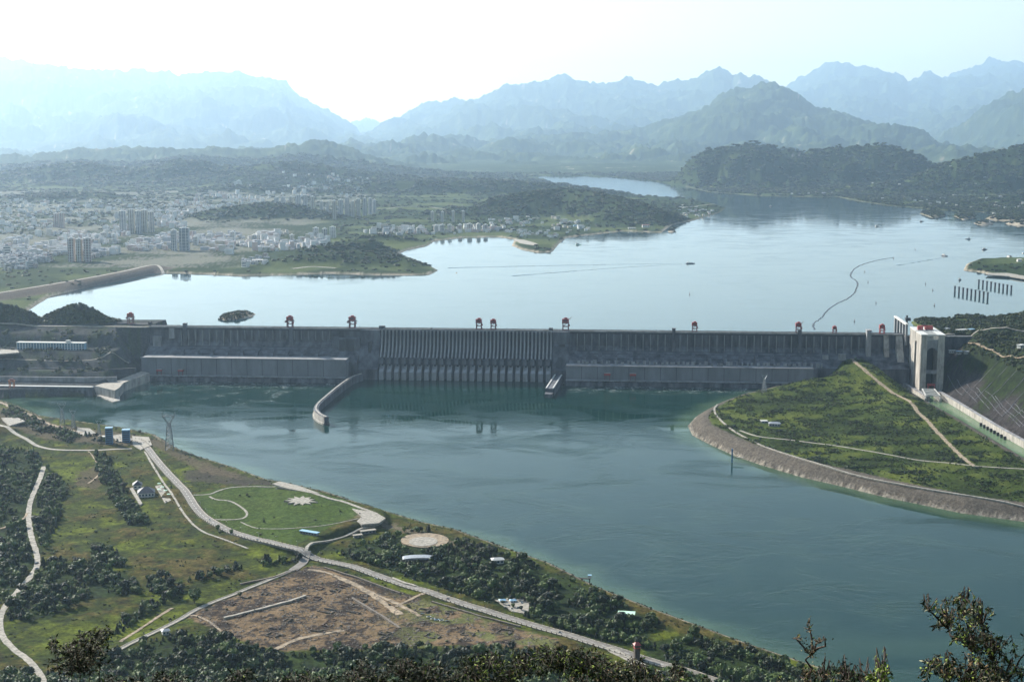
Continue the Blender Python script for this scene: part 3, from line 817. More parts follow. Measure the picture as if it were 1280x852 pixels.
# ------------------------------------------------------------------ guide walls
def wall_strip(mb, pts, wd, z0, z1):
    """pts in world xy; a wall of width wd"""
    L = []; Rr = []
    for i, p in enumerate(pts):
        a = pts[max(i-1, 0)]; b = pts[min(i+1, len(pts)-1)]
        dx, dy = b[0]-a[0], b[1]-a[1]; n = math.hypot(dx, dy) or 1
        nx, ny = -dy/n, dx/n
        L.append((p[0]+nx*wd/2, p[1]+ny*wd/2)); Rr.append((p[0]-nx*wd/2, p[1]-ny*wd/2))
    n = len(pts)
    vs = [(*p, z0) for p in L] + [(*p, z0) for p in Rr] + [(*p, z1) for p in L] + [(*p, z1) for p in Rr]
    fs = []
    for i in range(n-1):
        fs += [(i, i+1, 2*n+i+1, 2*n+i), (n+i+1, n+i, 3*n+i, 3*n+i+1), (2*n+i, 2*n+i+1, 3*n+i+1, 3*n+i), (i+1, i, n+i, n+i+1)]
    fs += [(0, 2*n, 3*n, n), (n-1, 2*n-1, 4*n-1, 3*n-1)]
    return mb.add(vs, fs)
gp = smooth_line(PL([(452,467),(440,471),(425,481),(408,495),(398,504),(395,511),(400,517),(408,521)], 17), 5)
gw = tag(empty('guide_wall', (*gp[20], 0)), 'long curved concrete guide wall running out from the dam left of the spillway', 'guide wall')
ox, oy = gp[20]
loc = [(p[0]-ox, p[1]-oy) for p in gp]
w = MB(); wall_strip(w, loc, 10, -9, 17); gww = w.build('wall', m_conc, gw)
w = MB(); wall_strip(w, loc, 3, 17.02, 18.6); w.build('coping', m_cream, gww)
w = MB(); wall_strip(w, loc[22:], 15, -9, 4.0); w.build('footing', m_cream, gw)
w = MB(); wall_strip(w, loc[24:], 10.4, 4.1, 16.6); w.build('nose_face', m_cream, gw)  # paler skin puts the sunlight on the nose into its colour
gq = [P(700,465,18), P(687,485,18)]
g2 = tag(empty('guide_wall', (*gq[0], 0)), 'short straight concrete guide wall with two pale copings right of the spillway', 'guide wall')
dx, dy = gq[1][0]-gq[0][0], gq[1][1]-gq[0][1]
w = MB(); wall_strip(w, [(-dx*.6,-dy*.6),(0,0),(dx,dy)], 22, -9, 17); wall_strip(w, [(dx*1.001,dy*1.001),(dx*1.12,dy*1.12)], 18, -9, 9); w.build('wall', m_conc, g2)
n = math.hypot(dx, dy)
for s in (-1, 1):
    q = (-dy/n*8*s, dx/n*8*s)
    w = MB(); wall_strip(w, [q, (q[0]+dx, q[1]+dy)], 3, 17.02, 19); w.build('coping', m_white, g2)

# ------------------------------------------------------------------ gantry cranes on the crest
def gantry(X, label, kind=0, s=1.0, y=4, z=119.3, loc=None):
    r = empty('gantry_crane', (*(loc or to_world(X, y)), z), DANG)
    tag(r, label, 'crane', 'red gantry cranes along the dam crest')
    m1, m2 = (m_dred, m_red) if kind != 2 else (m_red, m_red)
    for a in (-1, 1):
        for b in (-1, 1):
            w = MB(); w.bar((a*6.6*s, b*6, 0), (a*6.2*s, b*5, 19*s), 2.1*s); w.build('leg', m1, r)
    w = MB()
    for b in (-1, 1):
        w.bar((-8*s, b*6, 1.0), (8*s, b*6, 1.0), 1.5*s); w.bar((-6.6*s, b*5.5, 10*s), (6.6*s, b*5.5, 10*s), 1.2*s)
        w.bar((-6.6*s, b*5.5, 10*s), (6*s, b*5, 20*s), .8*s)
    for a in (-1, 1): w.bar((a*6.5*s, -5.5, 10*s), (a*6.5*s, 5.5, 10*s), 1.2*s)
    w.build('brace', m1, r)
    w = MB(); w.box(-8.5*s, 8.5*s, -6.5, 6.5, 18*s, 20.5*s); w.build('girder', m1, r)
    w = MB(); w.box(-8.2*s, 7.4*s, -5, 5, 20.55*s, 28.5*s); w.box(-3*s, 4*s, -3, 3, 28.55*s, 31.5*s); mh = w.build('machine_house', m2, r)
    w = MB(); w.box(-5*s, 4*s, -5.3, -5.02, 23*s, 26*s); w.build('window', m_dark, mh)
    w = MB(); w.box(6.6*s, 10.2*s, -2, 2, 11*s, 15.5*s); w.build('cab', m2, r)
    if kind == 1:
        w = MB(); w.bar((-12*s, 0, 18*s), (12*s, 0, 18*s), 1.6*s); w.box(-13*s, -8.5*s, -2, 2, 13*s, 17*s); w.bar((0, 0, 28*s), (11*s, 0, 24*s), .9*s); w.bar((0, 0, 28*s), (-11*s, 0, 24*s), .9*s); w.build('boom', m1, mh)
    if kind == 3:
        w = MB(); w.bar((4*s, 0, 24*s), (15*s, 0, 33*s), 1.0*s); w.build('boom', m1, mh)
    return r
gantry(X_(362, 400), 'dark red gantry crane left on the crest, above the left power station', 1)
gantry(X_(440, 400), 'dark gantry crane with spread booms on the crest just left of the spillway', 1, 1.05)
gantry(X_(598.5, 400), 'left one of the two red gantry cranes side by side above the spillway', 0, .95)
gantry(X_(616.5, 400), 'right one of the two red gantry cranes side by side above the spillway', 0, .9)
gantry(X_(707, 400), 'tall red gantry crane on the crest at the right end of the spillway', 3, 1.05)
gantry(X_(868.5, 400), 'lone red gantry crane on the crest above the middle of the right power station', 0, .85)
gantry(X_(998.5, 405), 'red gantry crane standing over a lift shaft on the right part of the crest', 3, .9)
gantry(X_(1043.5, 412), 'smallest red gantry crane on the crest, between the last lift shafts', 0, .62)
gantry(X_(1103, 410), 'bright red gantry crane on the crest beside the ship lift', 2, .8)
# the crane and its pier at the left end, in the reservoir
pr = tag(empty('intake_pier', (*P(168, 405, 119), 0), DANG), 'dark intake platform on the reservoir at the left end of the dam', 'pier')
w = MB(); w.box(-46, 46, -7, 9, 115.5, 120); w.build('deck', m_conc_d, pr)
w = MB()
for k in range(6): w.box(-44 + k*17, -40 + k*17, -6, 8, 98, 115.4)
w.build('column', m_conc, pr)
w = MB(); w.box(38, 45, -4, 6, 120.1, 126); w.box(-45, -20, -4, 6, 120.1, 122.5); w.build('kiosk', m_conc_d, pr)
gantry(0, 'dark red gantry crane on the intake platform at the left end of the dam', 1, .95, z=120.2, loc=P(163.5, 405, 119))

# ------------------------------------------------------------------ ship lift
LX0, LX1, LYF, LYB, LZ = 1893.0, 1947.0, -170.0, -34.0, 141.0
sh = tag(empty('ship_lift', (*to_world(LX0, LYF), 0), DANG), 'tall cream concrete ship lift with red crane house on top, right end of dam', 'ship lift')
W, D = LX1 - LX0, LYB - LYF
def lbox(name, m, *b):
    q = MB()
    for bb in b: q.box(*bb)
    return q.build(name, m, sh)
lbox('tower', m_cream, (0, 14, 0, 52, -9, LZ)); lbox('tower', m_cream, (0, 14, 74, D, -9, LZ))
lbox('tower', m_cream, (W-15, W, 0, 52, -9, LZ)); lbox('tower', m_cream, (W-15, W, 74, D, -9, LZ))
lbox('tower_link', m_cream, (1, 13, 52.05, 73.95, 122, LZ - 1), (W-14, W-1, 52.05, 73.95, 122, LZ - 1))
lbox('dark_chamber', m_dark, (6, 12, 52.05, 73.95, -9, 121.9), (W-12, W-6, 52.05, 73.95, -9, 121.9), (14.05, W-15.05, 60, 100, -9, 120))  # dark solids stand in for the shaded chamber space
ar = MB()                                   # arched head of the side slot
for k in range(6):
    t0, t1 = math.pi*k/6, math.pi*(k+1)/6
    ar.add([(.6, 63-11*math.cos(t0), 110+11*math.sin(t0)), (.6, 63-11*math.cos(t1), 110+11*math.sin(t1)), (.6, 63-11*math.cos(t1), 122), (.6, 63-11*math.cos(t0), 122),
            (5.9, 63-11*math.cos(t0), 110+11*math.sin(t0)), (5.9, 63-11*math.cos(t1), 110+11*math.sin(t1)), (5.9, 63-11*math.cos(t1), 122), (5.9, 63-11*math.cos(t0), 122)],
           [(0,1,2,3),(4,7,6,5),(0,4,5,1)])
ar.build('slot_arch', m_cream, sh)
lbox('cross_beam', m_conc_l, (14.05, W-15.05, 2, 12, 112, 130), (14.05, W-15.05, 3, 11, 50, 58), (14.05, W-15.05, 2, 10, 2, 14))
fa = MB()
for k in range(6):
    t0, t1 = math.pi*k/6, math.pi*(k+1)/6
    c0 = (W-1)/2; r = (W-29)/2
    fa.add([(c0-r*math.cos(t0), 2.5, 99+r*math.sin(t0)), (c0-r*math.cos(t1), 2.5, 99+r*math.sin(t1)), (c0-r*math.cos(t1), 2.5, 112), (c0-r*math.cos(t0), 2.5, 112),
            (c0-r*math.cos(t0), 10, 99+r*math.sin(t0)), (c0-r*math.cos(t1), 10, 99+r*math.sin(t1)), (c0-r*math.cos(t1), 10, 112), (c0-r*math.cos(t0), 10, 112)],
           [(0,1,2,3),(4,7,6,5),(0,4,5,1)])
fa.build('front_arch', m_conc_l, sh)
lbox('roof_slab', m_white, (-1, 15.5, -1, 60, LZ + .05, LZ + 2), (-1, 15.5, 66, D + 1, LZ + .05, LZ + 2), (W-16.5, W+1, -1, 60, LZ + .05, LZ + 2), (W-16.5, W+1, 66, D+1, LZ + .05, LZ + 2))
q = MB()
for k in range(9): q.box(15.5, W-16.5, 2 + k*6.5, 4.6 + k*6.5, LZ + .1, LZ + 1.8)
q.build('roof_beam', m_white, sh)
lbox('machine_hall', m_white, (16, W-17, 66, D, LZ - 12, LZ + 2))
lbox('crane_house', m_red, (6, 18, 74, 84, LZ + 3, LZ + 11), (24, W-12, 78, 90, LZ + 3, LZ + 10), (8, W-12, 84, 88, LZ + 10.05, LZ + 12))
q = MB()
for a in (6, 18, 26, W-12):
    for b in (74, 82): q.box(a, a+1.6, b, b+1.6, LZ + 1.5, LZ + 3)
q.build('crane_wheel', m_dred, sh)
q = MB()
for k in range(26): q.box(-.35, .05, 2.5, 5.2, 12 + k*5, 14.6 + k*5)
for k in range(24): q.box(-.35, .05, D-8, D-5.4, 16 + k*5, 18.4 + k*5)
tag(q.build('window', m_dark, sh), kind='stuff')
q = MB()
for k in range(3): q.box(14.05, W-15.05, 1.2, 2.0, 130.5 + k*4, 132.4 + k*4)
q.build('louvre', m_white, sh)
q = MB(); q.box(18, W-18, -2, 6, 22, 27); q.box(18.5, 20.5, -2, 2, 8, 22); q.box(W-20.5, W-18.5, -2, 2, 8, 22); q.build('gate_hoist', m_red, sh)
# upstream head: a row of columns under a deck
uh = tag(empty('column_portal', (*to_world(1884, -26), 0), DANG), 'open frame of pale columns under a beam on the crest left of the ship lift', 'gate frame')
for k in range(5):
    q = MB(); q.box(0, 5, k*36, k*36 + 9, 96, 146); q.build('column', m_conc_l, uh)
q = MB(); q.box(-1, 6, -1, 156, 146.02, 149); q.build('beam', m_white, uh)
q = MB(); q.box(12, 16, 60, 64, 100, 162); q.box(10, 22, 54, 66, 149, 156); q.build('mast', m_conc_d, uh)
dk = tag(empty('abutment_wall', (*to_world(1947, -20), 0), DANG), 'grey concrete wall running from the ship lift into the right bank', 'wall')
q = MB(); q.box(0.5, 150, 0, 30, -9, 117); q.build('wall', m_conc, dk)
q = MB(); q.box(-64, 150, -.6, 1.5, 117.05, 119.5); q.build('coping', m_cream, dk)
q = MB(); q.box(-64, 0, 0, 30, 60, 117); q.build('gate_block', m_conc, dk)
# lower lock head in front
lh = tag(empty('lock_head', (*P(1163, 497, 4), 0), DANG), 'white steel truss bridge over the canal mouth at the foot of the ship lift', 'lock head')
q = MB()
for a in (-16, 16):
    q.bar((a, -26, 14), (a*.85, 26, 20), 2.2); q.bar((a, -26, 4), (a, -26, 14), 2.2); q.bar((a*.85, 26, -2), (a*.85, 26, 20), 2)
for k in range(6):
    y0 = -26 + k*10.4; z0 = 14 + k*1.2
    q.bar((-16, y0, z0), (16, y0, z0), 1.6)
    if k < 5: q.bar((-16 if k % 2 else 16, y0, z0), (16 if k % 2 else -16, y0 + 10.4, z0 + 1.2), 1.2)
q.build('truss', m_white, lh)
q = MB(); q.box(-19, -14, -30, 30, -9, 8); q.box(14, 19, -30, 30, -9, 8); q.build('abutment', m_cream, lh)
# canal walls
def wallthing(name, px, z, wd, label, m, cat='wall', z0=-9, rail=True, k=4):
    pts = smooth_line(PL(px, z), k)
    o0 = pts[0]; r = tag(empty(name, (*o0, 0)), label, cat)
    l = [(p[0]-o0[0], p[1]-o0[1]) for p in pts]
    q = MB(); wall_strip(q, l, wd, z0, z); q.build('wall', m, r)
    if rail: q = MB(); wall_strip(q, l, wd + .8, z + .02, z + 1.3); q.build('coping', m_conc_l, r)
    return r, l
wallthing('canal_wall', [(1113,470),(1130,479),(1150,490),(1160,496)], 9, 8, 'pale sunlit canal wall leading along the island to the ship lift foot', m_cream)
r_, l_ = wallthing('canal_wall', [(1174,489),(1195,501),(1225,519),(1250,534),(1290,556),(1340,584),(1420,630)], 13, 7, 'long pale canal wall along the right bank, lit by the sun', m_cream)
q = MB()
px = PL([(1227,530),(1257,547)], 4)
for k in range(8):
    a = px[0][0] + (px[1][0]-px[0][0])*k/7 - l_[0][0] - r_.location.x; b = px[0][1] + (px[1][1]-px[0][1])*k/7 - r_.location.y
    q.cbox(a - 1.5, b, 5, 3.2, -2, 7, math.atan2(px[1][1]-px[0][1], px[1][0]-px[0][0]) + 1.57)
q.build('fender', m_dark, r_)
# ------------------------------------------------------------------ plants
def leaf_mat(name, c1, c2, c3, trans=.25):
    m = bpy.data.materials.new(name); m.use_nodes = True
    nt = m.node_tree; b = nt.nodes['Principled BSDF']; b.inputs['Roughness'].default_value = .6; b.inputs['Specular IOR Level'].default_value = .25
    oi = nt.nodes.new('ShaderNodeObjectInfo'); geo = nt.nodes.new('ShaderNodeNewGeometry')
    nz = nt.nodes.new('ShaderNodeTexNoise'); nz.inputs['Scale'].default_value = .035; nz.inputs['Detail'].default_value = 3
    nt.links.new(geo.outputs['Position'], nz.inputs['Vector'])
    a = nt.nodes.new('ShaderNodeMath'); a.operation = 'MULTIPLY_ADD'; a.inputs[1].default_value = .45
    nt.links.new(oi.outputs['Random'], a.inputs[0])
    s = nt.nodes.new('ShaderNodeMath'); s.operation = 'MULTIPLY_ADD'; s.inputs[1].default_value = 1.1; s.inputs[2].default_value = -.28
    nt.links.new(nz.outputs['Fac'], s.inputs[0]); nt.links.new(s.outputs[0], a.inputs[2])
    cr = nt.nodes.new('ShaderNodeValToRGB'); e = cr.color_ramp.elements
    e[0].position = .2; e[0].color = (*c1, 1); e[1].position = .85; e[1].color = (*c3, 1)
    k = e.new(.5); k.color = (*c2, 1)
    nt.links.new(a.outputs[0], cr.inputs[0]); nt.links.new(cr.outputs[0], b.inputs['Base Color'])
    return m
m_leaf = leaf_mat('dark_foliage', (.006,.012,.004), (.014,.026,.006), (.065,.090,.014))  # brightest tone raised to paint sunlit highlights into the crowns
m_leaf_b = leaf_mat('bright_foliage', (.035,.065,.014), (.060,.10,.018), (.10,.145,.025))
m_scrub = leaf_mat('scrub_foliage', (.016,.026,.006), (.038,.052,.011), (.075,.088,.018))
m_bark = mat('bark', (.09,.07,.05), .95, var=.3, scale=1.5)

def crown_mesh(name, m, n_blob=7, n_leaf=46, leaf=.14, shape='round', seed=0, core=.74):
    rn = random.Random(seed)
    V, Fc = [], []
    blobs = []
    for k in range(n_blob):
        if shape == 'round':
            a = rn.uniform(0, 6.28); r = rn.uniform(.05, .30); z = rn.uniform(.38, .80); q = rn.uniform(.16, .27)
            if k == 0: a, r, z, q = 0, 0, .62, .30
        elif shape == 'tall':
            t = k/max(1, n_blob-1); a = rn.uniform(0, 6.28); r = .10*(1-t)*rn.random(); z = .18 + .68*t; q = .24*(1-t*.75) + .03
        else:
            a = rn.uniform(0, 6.28); r = rn.uniform(.1, .5); z = rn.uniform(.2, .5); q = rn.uniform(.2, .34)
        blobs.append((math.cos(a)*r, math.sin(a)*r, z, q))
    for bx, by, bz, q in blobs:
        # lumpy core
        bm = bmesh.new(); bmesh.ops.create_icosphere(bm, subdivisions=1, radius=q*core)
        n0 = len(V)
        for vtx in bm.verts:
            f = rn.uniform(.75, 1.15); V.append((bx + vtx.co.x*f, by + vtx.co.y*f, bz + vtx.co.z*f*.9))
        for f in bm.faces: Fc.append(tuple(n0 + v.index for v in f.verts))
        bm.free()
        for j in range(n_leaf):
            u = rn.uniform(-1, 1); t = rn.uniform(0, 6.283); s = math.sqrt(1-u*u)
            d = Vector((s*math.cos(t), s*math.sin(t), u)); p = Vector((bx, by, bz)) + d*q*rn.uniform(.72, 1.15)
            nrm = (d + Vector((rn.uniform(-1,1), rn.uniform(-1,1), rn.uniform(-.4,1)))*.8).normalized()
            t1 = nrm.orthogonal().normalized(); t1.rotate(Matrix.Rotation(rn.uniform(0, 6.28), 3, nrm)); t2 = nrm.cross(t1)
            z = leaf*rn.uniform(.5, 1.2)*(.6 + q*1.6)
            n0 = len(V)
            V += [tuple(p + t1*z), tuple(p + t2*z*.6), tuple(p - t1*z), tuple(p - t2*z*.6)]
            Fc.append((n0, n0+1, n0+2, n0+3))
    me = bpy.data.meshes.new(name); me.from_pydata(V, [], Fc); me.materials.append(m)
    return me
trunk_b = MB(); trunk_b.cyl((0,0,-.06), (.01,0,.35), .035, .022, 7); trunk_b.cyl((.01,0,.33), (.09,.04,.62), .018, .008, 5); trunk_b.cyl((.01,0,.30), (-.10,-.05,.58), .017, .008, 5); trunk_b.cyl((.01,0,.35), (0,-.02,.75), .018, .006, 5)
trunk_me = trunk_b.mesh('trunk', m_bark)
CR = dict(a=crown_mesh('crown', m_leaf, 8, 46, .13, seed=1), b=crown_mesh('crown', m_leaf, 7, 50, .13, seed=2), t=crown_mesh('crown', m_leaf, 6, 50, .11, 'tall', 3),
          g=crown_mesh('crown', m_leaf_b, 8, 60, .12, seed=4), s=crown_mesh('crown', m_scrub, 5, 26, .22, 'low', 5), s2=crown_mesh('crown', m_scrub, 6, 22, .24, 'low', 6))
def tree(name, x, y, h, key, label, cat='tree', group=None, z=None, wd=1.0, rz=0):
    zz = H(x, y) if z is None else z
    r = tag(empty(name, (x, y, zz - .1), rz), label, cat, group)
    r.scale = (h*wd, h*wd, h)
    if key not in ('s', 's2'): link('trunk', trunk_me, r)
    c = link('crown', CR[key], r)
    return r, c

NSRC = {}
def forest_nodes(src):
    key = tuple(o.name for o in src)
    if key in NSRC: return NSRC[key]
    ng = bpy.data.node_groups.new('scatter_plants', 'GeometryNodeTree')
    ng.interface.new_socket('Geometry', in_out='INPUT', socket_type='NodeSocketGeometry')
    ng.interface.new_socket('Geometry', in_out='OUTPUT', socket_type='NodeSocketGeometry')
    gi = ng.nodes.new('NodeGroupInput'); go = ng.nodes.new('NodeGroupOutput')
    gj = ng.nodes.new('GeometryNodeGeometryToInstance')
    for o in src:
        oi = ng.nodes.new('GeometryNodeObjectInfo'); oi.transform_space = 'ORIGINAL'; oi.inputs['Object'].default_value = o
        ng.links.new(oi.outputs['Geometry'], gj.inputs[0])
    iop = ng.nodes.new('GeometryNodeInstanceOnPoints')
    iop.inputs['Pick Instance'].default_value = True
    a1 = ng.nodes.new('GeometryNodeInputNamedAttribute'); a1.data_type = 'FLOAT_VECTOR'; a1.inputs['Name'].default_value = 'size'
    a2 = ng.nodes.new('GeometryNodeInputNamedAttribute'); a2.data_type = 'FLOAT_VECTOR'; a2.inputs['Name'].default_value = 'turn'
    a3 = ng.nodes.new('GeometryNodeInputNamedAttribute'); a3.data_type = 'INT'; a3.inputs['Name'].default_value = 'pick'
    mp = ng.nodes.new('GeometryNodeMeshToPoints')
    ng.links.new(gi.outputs[0], mp.inputs[0]); ng.links.new(mp.outputs[0], iop.inputs['Points'])
    ng.links.new(gj.outputs[0], iop.inputs['Instance'])
    ng.links.new(a1.outputs[0], iop.inputs['Scale']); ng.links.new(a2.outputs[0], iop.inputs['Rotation']); ng.links.new(a3.outputs[0], iop.inputs['Instance Index'])
    ng.links.new(iop.outputs[0], go.inputs[0])
    NSRC[key] = ng
    return ng
_prs = np.random.RandomState(11)
def scatter(name, x, y, z, h, src, wd=(.8, 1.3), weights=None, tilt=0.0, sink=.12):
    n = len(x)
    if n == 0: return None
    co = np.stack([x, y, z - h*sink*.5], -1).astype(np.float32)
    me = bpy.data.meshes.new(name); me.vertices.add(n); me.vertices.foreach_set('co', co.ravel())
    w = h*_prs.uniform(*wd, n)
    sz = np.stack([w, w, h], -1).astype(np.float32); tr = np.zeros((n, 3), np.float32); tr[:, 2] = _prs.uniform(0, 6.28, n)
    if tilt: tr[:, :2] = _prs.uniform(-tilt, tilt, (n, 2))
    me.attributes.new('size', 'FLOAT_VECTOR', 'POINT').data.foreach_set('vector', sz.ravel())
    me.attributes.new('turn', 'FLOAT_VECTOR', 'POINT').data.foreach_set('vector', tr.ravel())
    pk = _prs.choice(len(src), n, p=weights).astype(np.int32)
    me.attributes.new('pick', 'INT', 'POINT').data.foreach_set('value', pk)
    o = link(name, me); tag(o, kind='stuff')
    md = o.modifiers.new('scatter', 'NODES'); md.node_group = forest_nodes(src)
    return o
def cand(n, x0, x1, y0, y1):
    return _prs.uniform(x0, x1, n), _prs.uniform(y0, y1, n)

# the single trees that stand out; their crowns also serve the woods
def at(u, v, z=ZG): return P(u, v, z)
tA, cA = tree('tree', *at(300, 745), 7, 'a', 'small round dark tree beside the pale lower road at the edge of the dirt site')
tB, cB = tree('tree', *at(375, 699), 9, 'b', 'dark round tree standing at the road junction just left of the long shed')
tT, cT = tree('tree', *at(330, 655, ZG+2), 6, 't', 'small slender tree alone on the lawn of the riverside park')
tG, cG = tree('tree', *at(243, 752), 19, 'g', 'large bright green tree beside the ditch, left of the dirt site', wd=1.15)
tS, cS = tree('shrub', *at(120, 665), 4, 's', 'low shrub by the puddles in the grass field', 'shrub')
tU, cU = tree('shrub', *at(160, 640), 4, 's2', 'low shrub in the field below the dark-roofed house', 'shrub')
for u, v, h, k, lb in ((272, 663, 9, 'g', 'light green tree at the left kerb of the main road beside the park'), (289, 668, 8, 'g', 'light green tree on the left kerb of the main road, next to a dark bush'),
                       (275, 668, 6, 'b', 'dark bush by the left kerb of the main road below the park'), (175, 541, 7, 'a', 'dark tree at the top end of the main road by the blue building'),
                       (168, 545, 6, 'b', 'small dark tree just left of the top end of the main road'), (214, 610, 6, 't', 'slender tree beside the terrace of the dark-roofed house'),
                       (352, 612, 5, 'a', 'little dark tree by the river end of the park path'), (300, 622, 5, 'b', 'low dark tree in the middle of the park lawn'), (309, 621, 5, 'a', 'low round tree just right of the one on the park lawn'),
                       (505, 665, 8, 'g', 'light green tree left of the round riverside plaza'), (462, 690, 9, 'b', 'dark tree at the foot of the park embankment')):
    tree('tree', *at(u, v), h, k, lb)
# the row of trees along the river side of the main road
rp = PL([(415,690),(470,706),(530,724),(600,746),(670,768),(740,790),(775,802)], ZG)
rl = smooth_line(rp, 12)
acc = 0; prev = rl[0]; prow = []
for q in rl[1:]:
    seg = math.hypot(q[0]-prev[0], q[1]-prev[1]); acc += seg
    if acc > 8.5: prow.append(q); acc = 0
    prev = q
rr_ = random.Random(5)
hz_ = height(np.array([p[0] for p in prow]), np.array([p[1] for p in prow]))
for p, zz in zip(prow, hz_):
    tree('roadside_tree', p[0] + rr_.uniform(-1.2, 1.2), p[1] + rr_.uniform(-1.2, 1.2), rr_.uniform(4, 6.5), rr_.choice('abg'), 'small tree in the row along the river side of the main road', 'tree', 'trees in the row along the main road', z=zz)

def near_roads(x, y, r=7):
    return np.minimum.reduce([line_dist(x, y, main_road) - 6, line_dist(x, y, left_road) - 1, line_dist(x, y, lower_road), line_dist(x, y, top_road)]) < r
avoid = [P(u, v, ZG) for u, v in ((180,618),(205,616),(137,548),(158,548),(460,665),(392,680),(530,676),(622,703),(642,759),(783,770),(797,818),(378,626),(830,845),(105,540),(522,699))]
def clear(x, y):
    k = near_roads(x, y)
    for i, (a, b) in enumerate(avoid): k |= np.hypot((x-a), (y-b)) < (26 if i not in (6,) else 46)
    return ~k
# woods of the near bank
x, y = cand(120000, -1150, 560, 1410, 3450); m = np.zeros(len(x), bool)
for i, p in enumerate(bush_polys): m |= (sdf(x, y, p) > (-4 if i != 6 else 0))
m &= (sdf(x, y, near_poly) > 6) & clear(x, y)
m |= (line_dist(x, y, ditch) < 9) & clear(x, y)  # row added to give the ditch its shaded dark strip
x, y = x[m], y[m]
pn = fbm(x, y, 60, 3, .5, 31); m = pn > -.28 + .25*_prs.rand(len(x)); x, y, pn = x[m], y[m], pn[m]
z = height(x, y); h = np.clip(5.5 + 5*_prs.rand(len(x)) + 4*pn, 3.5, 13)*np.where(y > 2200, .8, 1)
h = h*(.5 + 1.0*_prs.rand(len(h))**2.2)
WL = ['in the dark wood at the left edge beside the pale winding road', 'in the belt between the winding road and the meadow', 'in the dark thicket in the middle of the left meadow', 'in the small clump at the upper end of the meadow thicket', 'in the round clump below the meadow', 'in the line of trees left of the dark-roofed house',
      'along the scrubby bank top at the upper left', 'in the riverside wood between the main road and the river', 'in the wood at the lower right end of the near bank', 'in the dark wood at the foot of the mountain']
rank = np.argsort(-(h/y)*np.where((y > 1560), 1, .0))[:236]; one = np.zeros(len(x), bool); one[rank] = True
ids = np.full(len(x), 99)
for i, p in enumerate(bush_polys): ids = np.where(sdf(x, y, p) > -4, i, ids)
keys = ['a', 'b', 't', 'g']; kw_ = ['round dark', 'broad dark', 'slender dark', 'light green']
for k in rank:
    ky = _prs.choice(4, p=[.4, .36, .16, .08]); wl = WL[ids[k]] if ids[k] < len(WL) else 'in the row added to darken the ditch left of the dirt site'
    tree('tree', float(x[k]), float(y[k]), float(h[k]), keys[ky], kw_[ky] + ' tree ' + wl, 'tree', kw_[ky] + ' trees ' + wl, z=float(z[k]), wd=float(_prs.uniform(.85, 1.25)), rz=float(_prs.uniform(0, 6)))
x, y, z, h = x[~one], y[~one], z[~one], h[~one]
scatter('near_bank_woods', x, y, z, h, [cA, cB, cT, cG], weights=[.40, .38, .16, .06])
# the wooded foot of the mountain
x, y = cand(20000, -760, 420, 1300, 1520); m = (sdf(x, y, near_poly) > 8) & ~near_roads(x, y, 5) & (sdf(x, y, site_poly) < -4); x, y = x[m], y[m]
scatter('foothill_woods', x, y, height(x, y), 4.5 + 10*_prs.rand(len(x))**2, [cA, cB, cT, cG], weights=[.4, .34, .14, .12])
# scrub scattered over the meadows and along the shore
x, y = cand(90000, -1200, 700, 1440, 3450); dn_ = sdf(x, y, near_poly)
pn = fbm(x, y, 45, 4, .55, 33); pr = np.where(dn_ < 34, .55, .03 + .35*sstep(.05, .35, pn)); pr = np.where(sdf(x, y, site_poly) > 0, pr*.5, pr); pr = np.where(sdf(x, y, park_poly) > -3, .02, pr)
m = (dn_ > 8) & clear(x, y) & (_prs.rand(len(x)) < pr); x, y = x[m], y[m]
scatter('meadow_scrub', x, y, height(x, y), _prs.uniform(.7, 2.8, len(x)), [cS, cU, cA], weights=[.45, .4, .15], wd=(.7, 1.5))
# island scrub
isl_road1 = smooth_line(PL([(1056,457),(1068,470),(1085,480),(1110,490),(1135,503),(1160,525),(1185,550),(1205,570),(1218,580)], 26), 5)
isl_road2 = smooth_line(PL([(925,537),(950,545),(990,549),(1040,556),(1100,566),(1160,575),(1218,582),(1290,586),(1400,596)], 22), 5)
house_i = P(966, 532, 24)
x, y = cand(90000, 330, 2100, 2200, 3560); di_ = sdf(x, y, isl_poly)
pn = fbm(x, y, 50, 4, .55, 35); m = (di_ > 46) & (_prs.rand(len(x)) < .12 + .88*sstep(-.16, .1, pn))
m &= (line_dist(x, y, isl_road1) > 7) & (line_dist(x, y, isl_road2) > 6) & (np.hypot(x-house_i[0], y-house_i[1]) > 22)
x, y, pn = x[m], y[m], pn[m]
scatter('island_scrub', x, y, height(x, y), np.clip(_prs.uniform(.8, 3.0, len(x)) + 5*np.maximum(pn, 0), .8, 7), [cS, cU, cA, cG], weights=[.4, .34, .2, .06], wd=(.8, 1.6))
# right bank and abutment woods
x, y = cand(40000, 1020, 2400, 2700, 4150); z, g = height(x, y, True)
m = np.where(g['isup'], z > ZU + 6, (g['dr'] > 60) & (fbm(x, y, 70, 4, .5, 37) > .0 - .5*sstep(35, 110, g['dr']))) & (np.abs(g['Y'] + 14) > 24)
shd = (x < P(1225, 440, 60)[0]) & (g['Y'] < -20) & (z < 95)
m &= ~shd
x, y, z = x[m], y[m], z[m]
scatter('right_bank_woods', x, y, z, _prs.uniform(3, 9, len(x)), [cA, cB, cS, cU], weights=[.3, .25, .25, .2])
x, y = cand(26000, -1900, -880, 3240, 3900); z, g = height(x, y, True)
m = ((z > 121) & (g['Y'] < 160)) | ((g['dl'] > 6) & (fbm(x, y, 40, 4, .5, 39) > .12) & (g['Y'] < -40) & (z > 40) & (_prs.rand(len(x)) < .4))
x, y, z = x[m], y[m], z[m]
scatter('left_abutment_woods', x, y, z, _prs.uniform(4, 9, len(x)), [cA, cB, cS], weights=[.45, .4, .15])
